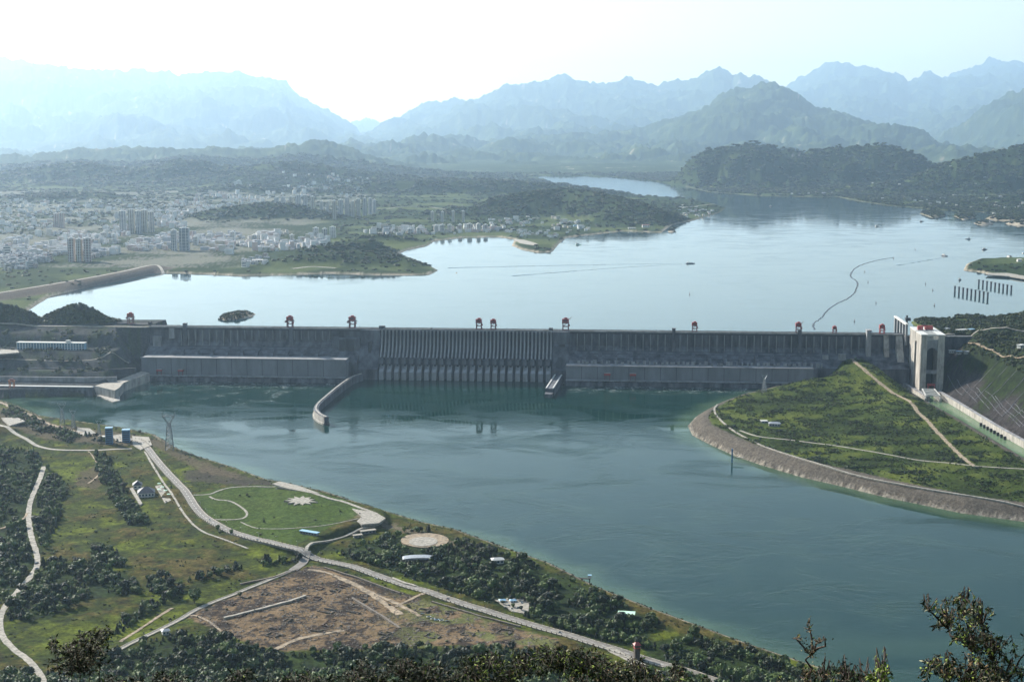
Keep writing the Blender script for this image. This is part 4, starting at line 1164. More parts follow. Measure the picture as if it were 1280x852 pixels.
# woods on the hills around the reservoir: clumps of crowns
cl_a = crown_mesh('crown', m_leaf, 9, 9, .30, 'low', 21, .95); cl_b = crown_mesh('crown', m_leaf, 10, 8, .30, 'low', 22, .95)
tC = tag(empty('tree_clump', (*P(296, 392, ZU+12), ZU+9)), 'clump of trees on the small islet in the reservoir left of the dam', 'trees'); tC.scale = (14, 14, 7); cC = link('crown', cl_a, tC)
tD = tag(empty('tree_clump', (*P(842, 286, ZU+6), ZU+5)), 'clump of trees on the tiny islet off the tip of the far peninsula', 'trees'); tD.scale = (20, 20, 14); cD = link('crown', cl_b, tD)
def up_scatter(name, n, s0, s1, y0, y1, h0, h1, thr):
    t = _prs.rand(n); y = y0 + (y1-y0)*t**1.0; x = y*_prs.uniform(s0, s1, n)
    z, g = height(x, y, True)
    f1 = fbm(x, y, 420, 5, .55, 9); wood = sstep(4, 16, g['hill'])*1.1 - sstep(.1, .45, f1)*.7 + (y > 11000)*.1 + np.maximum(g['d4'] > 0, g['d5'] > 0)*.6 + (z > ZU + 2)*.12
    isl_ = np.zeros(n, bool)
    for p in islets: isl_ |= sdf(x, y, p) > 8
    wood = np.where(isl_, 1, wood)
    m = g['isup'] & (z > ZU + 3) & ((g['land'] > 18) | (g['d5'] > 8) | isl_) & (_prs.rand(n) < wood) & (g['Y'] > 250) & (thr(x, y) if thr else True)
    x, y, z = x[m], y[m], z[m]
    k = y/5600
    scatter(name, x, y, z, _prs.uniform(h0, h1, len(x))*k, [cC, cD], wd=(1.2, 2.0), sink=.2)
def not_town(x, y):
    u = 640 + F*x/(y*cP + (HC-ZU)*sP)
    return ~((u < 420) & (y > 5200) & (y < 11500) & (height(x, y) < ZU + 26))
up_scatter('lakeside_woods', 62000, -.40, .42, 3900, 9800, 5, 9, not_town)
up_scatter('far_hill_woods', 62000, -.42, .42, 9800, 17500, 5, 9, None)
x, y = cand(900, *[P(268,402,ZU)[0], P(324,384,ZU)[0]], P(290,403,ZU)[1], P(290,384,ZU)[1]); m = sdf(x, y, u5_poly) > 7; x, y = x[m], y[m]
scatter('islet_woods', x, y, height(x, y), _prs.uniform(3, 6, len(x)), [cA, cB])
# ------------------------------------------------------------------ roads and paths
m_pale = mat('pale_paving', (.30,.27,.22), .9, var=.18, scale=.12)
m_path = mat('cream_path', (.28,.255,.21), .9, var=.25, scale=.2)
m_track = mat('sandy_track', (.26,.20,.13), .95, var=.3, scale=.15)
m_asph = mat('worn_asphalt', (.17,.155,.135), .9, var=.16, scale=.1)
m_roof_d = mat('dark_roof_tile', (.035,.04,.055), .6, var=.25, scale=.6)
m_blue = mat('blue_cladding', (.03,.13,.26), .5, var=.15, scale=.2)
m_blue_l = mat('pale_blue_panel', (.25,.42,.55), .5, var=.1, scale=.2)
m_glass = mat('window_glass', (.04,.06,.08), .2, var=.1, scale=.3)
m_green_l = mat('pale_green_canvas', (.42,.62,.48), .8, var=.08, scale=.3)
m_wood = mat('dark_timber', (.06,.045,.035), .8, var=.2, scale=.5)
m_grey_roof = mat('grey_sheet_roof', (.26,.28,.30), .5, var=.15, scale=.3)
m_orange = mat('orange_paint', (.45,.14,.04), .5, var=.1, scale=.3)

def resample(pts, step):
    out = [pts[0]]; acc = 0
    for a, b in zip(pts[:-1], pts[1:]):
        L = math.hypot(b[0]-a[0], b[1]-a[1])
        if L < 1e-6: continue
        d = step - acc
        while d < L:
            out.append((a[0]+(b[0]-a[0])*d/L, a[1]+(b[1]-a[1])*d/L)); d += step
        acc = L - (d - step)
    out.append(pts[-1]); return out
def drape(pts, offs, dz):
    """rows of points across a line, laid on the ground"""
    n = len(pts); P2 = []
    for i, p in enumerate(pts):
        a = pts[max(i-1, 0)]; b = pts[min(i+1, n-1)]
        dx, dy = b[0]-a[0], b[1]-a[1]; L = math.hypot(dx, dy) or 1
        P2.append([(p[0]-dy/L*o, p[1]+dx/L*o) for o in offs])
    A = np.array(P2); wmax = max(abs(o) for o in offs)
    smp = [height(A[:, j, 0], A[:, j, 1]) for j in (0, len(offs)//2, len(offs)-1)]
    zc = np.maximum.reduce(smp)
    k = np.ones(5)/5; zc = np.convolve(np.pad(zc, 2, mode='edge'), k, 'valid')
    zc = np.maximum(zc, np.maximum.reduce(smp) - .2)
    return A, zc + dz
def road(name, pts, wd, m, dz=.45, kerb=None, kind='structure', label=None, lines=False, step=8):
    pts = resample(pts, step)
    h = wd/2
    A, z = drape(pts, [-h, 0, h], dz)
    if m is m_track or m is m_path:      # worn, uneven edges
        jr = random.Random(int(abs(pts[0][0])*7) + len(pts)); ja = .22 if m is m_track else .08
        for i in range(len(pts)):
            for j in (0, 2):
                f = 1 + jr.uniform(-ja, ja)*1.6; A[i, j] = A[i, 1] + (A[i, j] - A[i, 1])*f
    w = MB(); n = len(pts); vs = []; fs = []
    for i in range(n):
        for j in (0, 2): vs.append((A[i, j, 0], A[i, j, 1], z[i]))
        for j in (0, 2): vs.append((A[i, j, 0], A[i, j, 1], z[i]-2.5))
    for i in range(n-1):
        a, b = i*4, i*4+4
        fs += [(a, a+1, b+1, b), (a+2, a, b, b+2), (a+1, a+3, b+3, b+1)]
    w.add(vs, fs); o = w.build(name, m); tag(o, kind=kind)
    if kerb:
        kw, kh, km = kerb
        for s in (-1, 1):
            A2, _ = drape(pts, [s*(h-kw), s*(h-kw/2), s*h], dz)
            w = MB(); vs = []; fs = []
            for i in range(n):
                for j, zz in ((0, .0), (0, kh), (2, kh), (2, -.5)): vs.append((A2[i, j, 0], A2[i, j, 1], z[i]+zz))
            for i in range(n-1):
                a, b = i*4, i*4+4
                for q in range(3): fs.append((a+q, a+q+1, b+q+1, b+q))
            w.add(vs, fs); w.build('kerb', km, o)
    if lines:
        w = MB()
        for i in range(0, n-1):
            for off in ((0,) if i % 2 else ()):
                p, q = A[i, 1], A[i+1, 1]; w.add([(p[0]-.35, p[1], z[i]+.03), (p[0]+.35, p[1], z[i]+.03), (q[0]+.35, q[1], z[i+1]+.03), (q[0]-.35, q[1], z[i+1]+.03)], [(0,1,2,3)])
        tag(w.build('lane_marking', m_white, o), kind='stuff')
    return o, A, z
road_o, RA, RZ = road('road', main_road, 15, m_asph, .6, (1.9, .5, m_pale), lines=True)
# guard rail posts along the road
w = MB()
for i in range(0, len(RZ)):
    for j in (0, 2):
        w.cbox(RA[i, j, 0], RA[i, j, 1], .8, .8, RZ[i], RZ[i] + 1.9)
tag(w.build('guard_post', m_wood, road_o), kind='stuff')
side = [(a + (3 if 0 else 0), b) for a, b in PL([(181,564),(196,590),(214,617),(232,645),(250,662),(278,674),(310,685)], ZG)]
road('footpath', smooth_line(side, 4), 3.5, m_path, .5)
road('road', left_road, 8, m_path, .5)
road('road', lower_road, 7, m_path, .5, (1.0, .5, m_pale))
road('road', top_road, 8, m_pale, .5)
road('road', smooth_line(PL([(-60,490),(0,503),(14,509),(35,518),(60,530),(95,540),(130,545),(165,549)], ZG), 4), 10, m_track, .5)
road('path', smooth_line(PL([(382,691),(384,683),(393,676),(420,667),(450,657),(470,652),(478,648)], ZG+9), 4), 4.5, m_path, .5)
road('path', smooth_line(PL([(240,618),(262,617),(272,613),(290,608),(320,607),(345,608)], ZG+2), 4), 3.4, m_path, .5)
road('path', smooth_line(PL([(262,620),(270,624),(288,626),(303,634),(309,641),(303,647),(285,649),(268,648)], ZG+2), 4), 3.4, m_path, .5)
road('path', smooth_line(PL([(301,648),(320,658),(345,662),(380,662),(420,657),(448,651)], ZG+6), 4), 1.8, m_path, .5)
road('path', smooth_line(PL([(345,607),(372,611),(400,620),(430,628),(455,637),(470,642)], ZG+8), 4), 6, m_path, .5)
road('path', smooth_line(PL([(110,563),(118,572),(125,585),(120,595),(110,602)], ZG+2), 4), 2.6, m_track, .4)
road('path', smooth_line(PL([(218,775),(240,768),(260,776),(282,792)], ZG), 4), 3, m_track, .4)
road('track', smooth_line(PL([(-20,656),(0,655),(15,648),(28,642),(34,634)], ZG+8), 4), 4, m_track, .5)
road('track', smooth_line(PL([(385,712),(410,716),(440,728),(470,742),(500,755),(525,770)], ZG), 4), 6, m_track, .4)
road('track', smooth_line(PL([(495,757),(512,749),(530,742)], ZG), 4), 5, m_track, .45)
road('track', smooth_line(PL([(425,722),(455,736),(480,752),(500,768)], ZG), 4), 9, m_track, .38)
road('track', smooth_line(PL([(340,812),(370,800),(400,793),(430,788)], ZG), 4), 7, m_track, .4)
road('track', smooth_line(PL([(150,800),(180,780),(215,758)], ZG+1), 4), 4, m_track, .4)
road('road', isl_road1, 8, m_track, .5)
road('road', isl_road2, 5, m_pale, .5)
rev = smooth_line(PL([(897,506),(893,512),(897,522),(912,535),(935,549),(960,560),(1000,573),(1050,587),(1100,599),(1150,609),(1200,618),(1280,631),(1400,655)], 21), 4)
road('revetment_crest', rev, 4.0, m_path, 1.5)
road('road', smooth_line([to_world(a, b) for a, b in ((-700,-180),(-500,-180),(-330,-182),(-220,-192),(-120,-192),(-60,-165),(-20,-125))], 4), 5, m_pale, .4)
road('road', smooth_line([to_world(a, b) for a, b in ((-900,-20),(-420,-10),(-330,-5),(-60,-2),(-10,5))], 4), 9, m_pale, .5)
road('road', smooth_line([G_(u, v, 3000, 4200) for u, v in ((1212,430),(1226,433),(1240,438),(1262,446),(1300,452))], 4), 7, m_track, .5)
road('road', smooth_line(PL([(1180,417),(1230,419),(1300,420)], 119), 4), 9, m_pale, .5)

def slab(name, px, z, m, label=None, cat=None, kind='structure', th=.5):
    pts = PL(px, z)
    xs = np.array([p[0] for p in pts]); yy = np.array([p[1] for p in pts])
    zz = float(height(xs, yy).max()) + th
    a = sum(pts[i][0]*pts[(i+1) % len(pts)][1] - pts[(i+1) % len(pts)][0]*pts[i][1] for i in range(len(pts)))
    if a < 0: pts = pts[::-1]
    cx, cy = sum(p[0] for p in pts)/len(pts), sum(p[1] for p in pts)/len(pts)
    w = MB(); w.prism([(p[0]-cx, p[1]-cy) for p in pts], -3, .0)
    o = w.build(name, m, None, (cx, cy, zz))
    if label: tag(o, label, cat)
    else: tag(o, kind=kind)
    return o, zz
star = []
for k in range(22):
    t = 2*math.pi*k/22; r = (1.0 if k % 2 else .56)*random.uniform(.85, 1.1)
    star.append((376 + 21*r*math.cos(t), 626 + 6.2*r*math.sin(t)))
slab('star_plaza', star, ZG+9, m_path, 'white star-shaped plaza on the lawn of the riverside park', 'plaza')
slab('park_terrace', [(440,636),(470,641),(482,648),(474,654),(452,656),(446,652),(452,646)], ZG+9, m_path)
slab('promenade', [(340,606),(350,603),(372,608),(400,618),(385,617),(360,612)], ZG+8, m_path)
pz, zz = slab('round_plaza', [(531 + 30*math.cos(t), 676 + 9*math.sin(t)) for t in np.linspace(0, 2*math.pi, 28, endpoint=False)], ZG, m_track, 'round sandy plaza with a pale disc in the riverside park', 'plaza')
w = MB(); c0 = P(531, 676, ZG); cc = P(529, 678, ZG); r0 = P(547, 678, ZG)[0]-cc[0]
w.prism([(cc[0]-c0[0] + r0*math.cos(t), cc[1]-c0[1] + r0*1.15*math.sin(t)) for t in np.linspace(0, 2*math.pi, 28, endpoint=False)], .02, .5); w.build('paved_disc', m_path, pz)
slab('yard', [(2,531),(22,530),(32,535),(12,541)], ZG, m_path)
slab('yard', [(97,535),(112,536),(120,542),(104,545),(96,541)], ZG, m_path)
slab('yard', [(140,545),(152,543),(158,552),(146,553)], ZG, m_path)
slab('road_end', [(165,545),(186,546),(190,556),(176,562),(166,556)], ZG+1, m_pale, th=.9)
slab('car_park', [(617,749),(650,746),(662,752),(660,768),(640,764)], ZG, m_path)
road('junction', smooth_line(PL([(383,694),(378,703),(366,712)], ZG+1), 4), 13, m_asph, .7)
road('toll_lane', smooth_line(PL([(760,808),(790,824),(830,842),(880,860)], ZG+1), 4), 12, m_path, .5)

# ------------------------------------------------------------------ buildings of the near bank
def house(name, u, v, z, wx_, wy_, h, rz, label, mw, mr, cat='building', hip=True, rh=None, dz=0, win=None, scale=1):
    x, y = P(u, v, z) if z is not None else G_(u, v, 3000, 4300); zz = float(max(height(np.array([x-wx_/3, x+wx_/3]), np.array([y, y])))) + dz
    r = tag(empty(name, (x, y, zz - .3), rz), label, cat)
    w = MB(); w.box(-wx_/2, wx_/2, -wy_/2, wy_/2, -1.5, h); wl = w.build('wall', mw, r)
    rh = rh if rh is not None else h*.5
    w = MB(); e = 1.2
    if hip:
        a, b, k = wx_/2+e, wy_/2+e, min(wx_, wy_)/2*.9
        w.add([(-a,-b,h+.02),(a,-b,h+.02),(a,b,h+.02),(-a,b,h+.02),(-a+k,0,h+rh),(a-k,0,h+rh)] if wx_ >= wy_ else
              [(-a,-b,h+.02),(a,-b,h+.02),(a,b,h+.02),(-a,b,h+.02),(0,-b+k,h+rh),(0,b-k,h+rh)],
              [(0,1,5,4),(2,3,4,5),(1,2,5),(3,0,4),(3,2,1,0)] if wx_ >= wy_ else [(0,1,4),(1,2,5,4),(2,3,5),(3,0,4,5),(3,2,1,0)])
    else: w.box(-wx_/2-e, wx_/2+e, -wy_/2-e, wy_/2+e, h+.02, h+.8)
    w.build('roof', mr, r)
    if win:
        for k in range(win):
            q = MB(); cx = -wx_/2 + wx_*(k+.5)/win
            q.box(cx - wx_/win*.28, cx + wx_/win*.28, -wy_/2-.12, -wy_/2-.01, h*.3, h*.75); q.build('window', m_glass, wl)
    return r
r1 = house('house', 183, 619, ZG, 26, 24, 7, .25, 'large house with steep dark hipped roof beside a terrace of pale green parasols', m_white, m_roof_d, 'house', rh=8, win=5)
for k in range(6):
    q = MB(); q.cbox(-12 + k*4.8, -14.5, 1, 1, -1, 6); q.build('column', m_white, r1)
r1b = house('house', 172, 610, ZG, 14, 18, 6, .25, 'smaller dark-roofed house wing at the back left of the large hipped house', m_white, m_roof_d, 'house', rh=6, win=2)
slab('terrace', [(162,611),(166,610),(178,630),(175,632)], ZG, m_path)
slab('terrace', [(194,608),(202,606),(214,626),(206,629)], ZG, m_path)
for i, (u, v) in enumerate(((199,606),(203,611),(207,616),(211,621),(199,614))):
    x, y = P(u, v, ZG); zz = H(x, y)
    lb = ['pale green parasol at the back corner of the terrace beside the dark-roofed house', 'second pale green parasol from the back on the house terrace', 'third pale green parasol from the back on the house terrace', 'front pale green parasol on the terrace by the dark-roofed house', 'single pale green parasol nearest the wall of the dark-roofed house'][i]
    r = tag(empty('parasol', (x, y, zz)), lb, 'parasol', 'parasols on the terrace beside the dark-roofed house')
    q = MB(); q.cyl((0,0,-.5), (0,0,4), .15); q.build('pole', m_wood, r)
    q = MB(); q.add([(-3,-3,3.4),(3,-3,3.4),(3,3,3.4),(-3,3,3.4),(0,0,4.6)], [(0,1,4),(1,2,4),(2,3,4),(3,0,4)]); q.build('canopy', m_green_l, r)
for u, v, hh, wd_, lb in ((137, 555, 31, 13, 'taller blue tower building at the top of the main road by the river'), (158, 552, 24, 14, 'shorter blue tower building just right of the taller blue one')):
    x, y = P(u, v, ZG); r = tag(empty('tower_building', (x, y, H(x, y) - .5), .15), lb, 'building')
    q = MB(); q.box(-wd_/2, wd_/2, -6, 6, 0, hh); q.build('wall', m_blue, r)
    q = MB(); q.box(-wd_/2-.6, wd_/2+.6, -6.6, 6.6, hh+.02, hh+1.5); q.build('roof', m_blue_l, r)
    for f in range(int(hh/4.2)):
        q = MB(); q.box(-wd_/2+1, wd_/2-1, -6.3, -6.02, 2.2 + f*4.2, 4.2 + f*4.2); q.build('window', m_glass, r)
    q = MB(); q.box(-wd_/2-.3, -wd_/2-.02, -5, 5, 3, hh-2); q.build('side_panel', m_blue_l, r)
house('shed', 132, 548, ZG, 10, 8, 4, .2, 'low shed with white roof at the foot of the taller blue tower', m_white, m_white, 'shed', False, win=2)
house('shed', 387, 675, ZG-1, 30, 6, 4, -.5, 'long shed with pale blue-grey roof below the park embankment', m_conc_l, m_blue_l, 'shed', False, win=6)
house('shed', 460, 666, ZG, 22, 6, 4, .45, 'long pale-roofed pergola shed between park embankment and round plaza', m_conc_l, m_pale, 'shed', False, win=4)
house('shed', 447, 671, ZG, 12, 5, 3.5, .45, 'short pale-roofed shed left of the long pergola shed', m_conc_l, m_pale, 'shed', False, win=2)
house('house', 622, 703, ZG, 16, 10, 6, .2, 'small house with pale sunlit roof among the trees right of the round plaza', m_white, m_white, 'house', True, rh=2.5, win=3)
house('shed', 783, 771, ZG, 19, 11, 5, -.15, 'shed with pale green ribbed roof on the lawn near the river', m_wood, m_green_l, 'shed', False, win=4)
r = house('pavilion', 522, 701, ZG, 40, 12, 5, .1, 'long pavilion with low curved grey roof in the trees below the round plaza', m_wood, m_grey_roof, 'pavilion', False)
q = MB()
for k in range(8):
    t0, t1 = math.pi*k/8, math.pi*(k+1)/8
    q.add([(-21*math.cos(t0), -8, 5.9+2.2*math.sin(t0)), (-21*math.cos(t1), -8, 5.9+2.2*math.sin(t1)), (-21*math.cos(t1), 8, 5.9+2.2*math.sin(t1)), (-21*math.cos(t0), 8, 5.9+2.2*math.sin(t0))], [(0,1,2,3)])
q.build('curved_roof', m_grey_roof, r)
r = house('gate_tower', 796, 822, ZG, 6, 6, 17, .2, 'slim dark gate tower with red cap beside the main road', m_wood, m_red, 'gate tower', True, rh=3)
q = MB(); q.box(-3.6, 3.6, -3.6, 3.6, 13, 14); q.build('band', m_red, r)
r = house('toll_house', 838, 850, ZG, 16, 8, 6, -.3, 'flat-roofed grey toll house with pale glass at the lower end of the main road', m_blue_l, m_grey_roof, 'toll house', False, win=5)
r = house('shed', 207, 792, ZG, 8, 7, 5, .4, 'small white-walled hut just below the pale lower road', m_white, m_grey_roof, 'shed', True, rh=2, win=2)
for u, v, h_, m_, lb in ((628, 752, 3, m_white, 'white kiosk left in the car park by the main road'), (641, 752, 3, m_white, 'white kiosk in the middle of the car park by the main road')):
    house('kiosk', u, v, ZG, 7, 5, h_, .2, lb, m_, m_blue_l, 'kiosk', True, rh=1.4, win=2)

# vehicles
def car(u, v, z, rz, col, label, s=1.0, group=None, bus=False):
    x, y = P(u, v, z); zz = H(x, y) + .75
    r = tag(empty('bus' if bus else 'car', (x, y, zz), rz), label, 'bus' if bus else 'car', group)
    L = 11 if bus else 4.6*s
    q = MB(); q.xprism([(-1, .35), (1, .35), (1, 2.6 if bus else .95), (-1, 2.6 if bus else .95)], -L/2, L/2)
    q.build('body', col, r)
    q = MB(); q.prism([(-L*.30,-.85),(L*.22,-.85),(L*.22,.85),(-L*.30,.85)], 2.62 if bus else .97, 3.1 if bus else 1.6); q.build('cabin', m_glass if not bus else m_white, r)
    for a in (-1, 1):
        for b in (-1, 1):
            q = MB(); q.cyl((a*L*.32, b*.8, .38), (a*L*.32, b*1.05, .38), .38, n=8); q.build('wheel', m_dark, r)
car(45.5, 697, ZG+8, 1.2, m_dark, 'black car leading on the pale winding road at the left edge', 1.6)
car(45.5, 704, ZG+8, 1.3, m_steel, 'dark grey car following behind the black one on the pale winding road', 1.6)
car(1161, 505, 18, .3, m_white, 'white car on the canal wall below the ship lift')
for i, (u, v, m_) in enumerate(((262,650,m_white),(322,678,m_dark),(470,722,m_white),(560,748,m_dred),(700,790,m_white))):
    car(u, v, ZG+1, -.4 if i else -.9, m_, ['white car on the main road left of the park', 'dark car on the main road below the park lawn', 'white car on the main road just past the junction', 'dark red car on the main road below the curved-roof pavilion', 'white car on the main road near the car park'][i])
for i, (u, v, rz, m_) in enumerate(((536,771,.4,m_white),(541,773,.5,m_white),(546,774,.3,m_blue_l),(552,775,.5,m_white),(559,776,.2,m_dark),(528,768,.3,m_dark))):
    car(u, v, ZG, rz, m_, ['white van parked second from left at the end of the sandy track', 'white van parked third from left at the end of the sandy track', 'pale blue van parked in the row at the end of the sandy track', 'white van parked second from right at the end of the sandy track', 'dark van parked rightmost at the end of the sandy track', 'dark van parked leftmost at the end of the sandy track'][i], 1.3)
for i, (u, v) in enumerate(((632,760),(640,761),(648,760),(652,754),(636,757))):
    car(u, v, ZG, .5*i, (m_dark, m_white)[i % 2], ['dark car parked left in the car park by the main road', 'white car parked in the front middle of the car park', 'dark car parked at the front right of the car park', 'white car parked at the back right of the car park', 'dark car parked in the middle of the car park'][i])

# ruins, walls and rubble of the dirt site
m_rub = mat('rubble', (.17,.14,.11), .95, var=.45, scale=.8)
def low_wall(px, h, wd, label, m=m_rub, name='ruined_wall'):
    pts = resample(PL(px, ZG), 6); pts = [(a + random.uniform(-.5,.5), b + random.uniform(-.5,.5)) for a, b in pts]
    o0 = pts[0]; zz = height(np.array([p[0] for p in pts]), np.array([p[1] for p in pts])).max()
    w = MB(); wall_strip(w, [(p[0]-o0[0], p[1]-o0[1]) for p in pts], wd, -3, h)
    return tag(w.build(name, m, None, (*o0, zz)), label, 'wall')
low_wall([(280,774),(320,764),(365,752),(382,746)], 1.6, 4, 'long low ruined wall across the left half of the dirt site', m_pale)
low_wall([(440,748),(480,772),(500,786)], 1.2, 3, 'crumbling low wall running down the middle of the dirt site')
low_wall([(300,730),(340,722),(372,712)], 1.2, 2.4, 'low broken wall at the upper left edge of the dirt site')
low_wall([(405,710),(445,722),(500,742)], 1.5, 2, 'low wall between the sandy track and the meadow of the dirt site')
low_wall([(540,752),(600,770),(650,783)], 1.2, 2, 'low wall along the lower kerb of the main road at the dirt site')
low_wall([(490,722),(505,728),(520,732)], 2.0, 4, 'short pale wall in the meadow patch of the dirt site', m_pale)
x, y = cand(30000, -700, 120, 1480, 2250); m = (sdf(x, y, site_poly) > 2); x, y = x[m], y[m]
pn = fbm(x, y, 30, 4, .6, 51) + .5*ridged(x, y, 60, 3, .5, 52); m = pn > .28; x, y = x[m], y[m]
st = tag(empty('boulder', (*P(338, 748, ZG), H(*P(338, 748, ZG)))), 'grey boulder lying in the left half of the dirt site', 'rock')
bm = bmesh.new(); bmesh.ops.create_icosphere(bm, subdivisions=1, radius=.5); rnb = random.Random(9)
for v_ in bm.verts: v_.co *= rnb.uniform(.6, 1.2); v_.co.z *= .7
me = bpy.data.meshes.new('stone'); bm.to_mesh(me); bm.free(); me.materials.append(m_rub)
rock0 = link('stone', me, st); st.scale = (3, 3, 3)
scatter('rubble', x, y, height(x, y), _prs.uniform(.8, 3.2, len(x)), [rock0], wd=(.8, 1.8), sink=0)
# remains of foundations: low broken outlines of rooms
m_brick = mat('old_brick', (.16,.10,.07), .95, var=.4, scale=.7)
rf_ = random.Random(31)
for k in range(30):
    while True:
        u, v = rf_.uniform(270, 640), rf_.uniform(722, 800)
        q_ = P(u, v, ZG)
        if sdf(np.array([q_[0]]), np.array([q_[1]]), site_poly)[0] > 10: break
    a, b, t = rf_.uniform(7, 22), rf_.uniform(6, 15), -.42 + rf_.uniform(-.15, .15)
    r = tag(empty('foundation', (*q_, H(*q_)), t), 'low broken brick outline of a vanished building on the dirt site', 'ruin', 'broken foundations on the dirt site')
    for (x0, x1, y0_, y1_) in ((-a/2, a/2*rf_.uniform(.2,1), -b/2, -b/2+.7), (-a/2, -a/2+.7, -b/2+.72, b/2*rf_.uniform(.1,1)), (a/2-.7, a/2, -b/2+.72, b/2*rf_.uniform(0,.9)), (-a/2*rf_.uniform(0,1), a/2, b/2, b/2+.7)):
        if y1_ <= y0_: continue
        q = MB(); q.box(x0, x1, y0_, y1_, -.8, rf_.uniform(.5, 2.2)); q.build('wall', (m_brick, m_rub, m_rub)[k % 3], r)
# lamp posts along the main road
lp = resample(main_road, 46)
lpz = height(np.array([p[0] for p in lp]), np.array([p[1] for p in lp]))
lq = MB(); lq.cyl((0,0,-.5), (0,0,9), .18, .12, 6); lq.bar((0,0,8.9), (2.2,0,9.3), .16); lqm = lq.mesh('post', m_steel)
lh_ = MB(); lh_.box(1.6, 3.0, -.2, .2, 9.2, 9.5); lhm = lh_.mesh('lamp_head', m_white)
for i in range(1, len(lp)-1):
    dx, dy = lp[i+1][0]-lp[i-1][0], lp[i+1][1]-lp[i-1][1]; L = math.hypot(dx, dy)
    r = tag(empty('street_lamp', (lp[i][0] - dy/L*8.6, lp[i][1] + dx/L*8.6, lpz[i]), math.atan2(-dx, dy)), 'grey street lamp on the kerb of the main road of the near bank', 'street lamp', 'street lamps along the main road')
    link('post', lqm, r); link('lamp_head', lhm, r)
# rock armour on the shores
for nm, poly, lo_, hi_, n, bx in (('shore_rocks', near_poly, -1, 16, 34000, (-1200, 760, 1300, 3450)), ('revetment_rocks', isl_poly, -4, 16, 40000, (330, 1700, 2000, 3400))):
    x, y = cand(n, *bx); d = sdf(x, y, poly); m = (d > lo_) & (d < hi_); x, y = x[m], y[m]
    scatter(nm, x, y, height(x, y), _prs.uniform(1.0, 3.4, len(x)), [rock0], wd=(.8, 1.6), sink=0)

# pylons
def pylon(u, v, h, label, z=ZG, s=1.0, x=None, y=None):
    if x is None: x, y = P(u, v, z)
    r = tag(empty('pylon', (x, y, max(H(x, y), 0) - .3), .2), label, 'pylon')
    b, t = h*.11*s, h*.028*s; hw = h*.70
    lv = [0, .22, .42, .60, .76, .90, 1.0]; lv = [k*hw for k in lv]
    def wd_(z): return b + (t*1.6 - b)*(z/hw)
    q = MB(); th = max(.45, h*.015)
    for a in (-1, 1):
        for c in (-1, 1): q.bar((a*b, c*b, 0), (a*t*1.6, c*t*1.6, hw), th)
    q.build('mast', m_steel, r)
    q = MB()
    for z0, z1 in zip(lv[:-1], lv[1:]):
        w0, w1 = wd_(z0), wd_(z1)
        for a in (-1, 1):
            q.bar((-w0, a*w0, z0), (w1, a*w1, z1), th*.7); q.bar((w0, a*w0, z0), (-w1, a*w1, z1), th*.7)
            q.bar((a*w0, -w0, z0), (a*w1, w1, z1), th*.7); q.bar((-w1, a*w1, z1), (w1, a*w1, z1), th*.7)
    q.build('lattice', m_steel, r)
    for a in (-1, 1):
        q = MB(); q.bar((a*t, 0, hw*.98), (a*h*.15, 0, h*.88), th*1.2); q.bar((a*t*.3, 0, hw), (a*h*.13, 0, h*.90), th); q.bar((a*h*.145, 0, h*.86), (a*h*.165, 0, h), th); q.bar((a*h*.14, 0, h*.88), (a*h*.05, 0, h*.93), th); q.build('arm', m_steel, r)
    q = MB(); q.bar((-h*.17, 0, h*.885), (h*.17, 0, h*.885), th); q.build('crossarm', m_steel, r)
pylon(212, 561, 72, 'tall grey lattice pylon on the bank beside the top of the main road')
pylon(78, 530, 46, 'slender grey pylon left of the blue towers, seen against the water')
pylon(92, 536, 40, 'shorter grey pylon between the slender one and the blue towers')
pylon(124, 545, 34, 'small grey pylon just left of the taller blue tower')
pylon(955, 496, 44, 'thin grey pylon at the tip of the island in front of the power station', 14)
# gauge jetty
jx, jy = P(737, 734, 1); r = tag(empty('gauge_jetty', (jx, jy, 0), math.atan2(P(718,727,8)[1]-jy, P(718,727,8)[0]-jx)), 'small dark gauge jetty with a white cabin reaching over the water of the near bank', 'jetty')
q = MB(); q.box(-1, 24, -1.1, 1.1, 13, 14.2); q.build('deck', m_wood, r)
for xx in (0, 12, 23): q = MB(); q.box(xx-.7, xx+.7, -.7, .7, -8, 13); q.build('post', m_wood, r)
q = MB(); q.box(-2, 2, -1.8, 1.8, 14.25, 18); q.build('cabin', m_white, r)
q = MB(); q.box(-2.5, 2.5, -2.3, 2.3, 18.05, 18.8); q.build('roof', m_blue_l, r)
jx, jy = P(915, 577, 1); r = tag(empty('water_gauge', (jx, jy, 0), -.1), 'thin blue gauge post with a footbridge at the island revetment', 'gauge')
q = MB(); q.box(-1.3, 1.3, -1.3, 1.3, -8, 26); q.build('post', m_blue, r)
q = MB(); q.box(1.4, 22, -.7, .7, 9, 10); q.build('footbridge', m_steel, r)
# island house
house('house', 968, 531, 24, 22, 14, 6, -.1, 'pale low house among trees on the left part of the island', m_conc_l, m_grey_roof, 'house', True, rh=3, win=4)
house('shed', 955, 527, 24, 12, 8, 4, .1, 'small shed with white roof left of the pale island house', m_conc_l, m_white, 'shed', False, win=2)

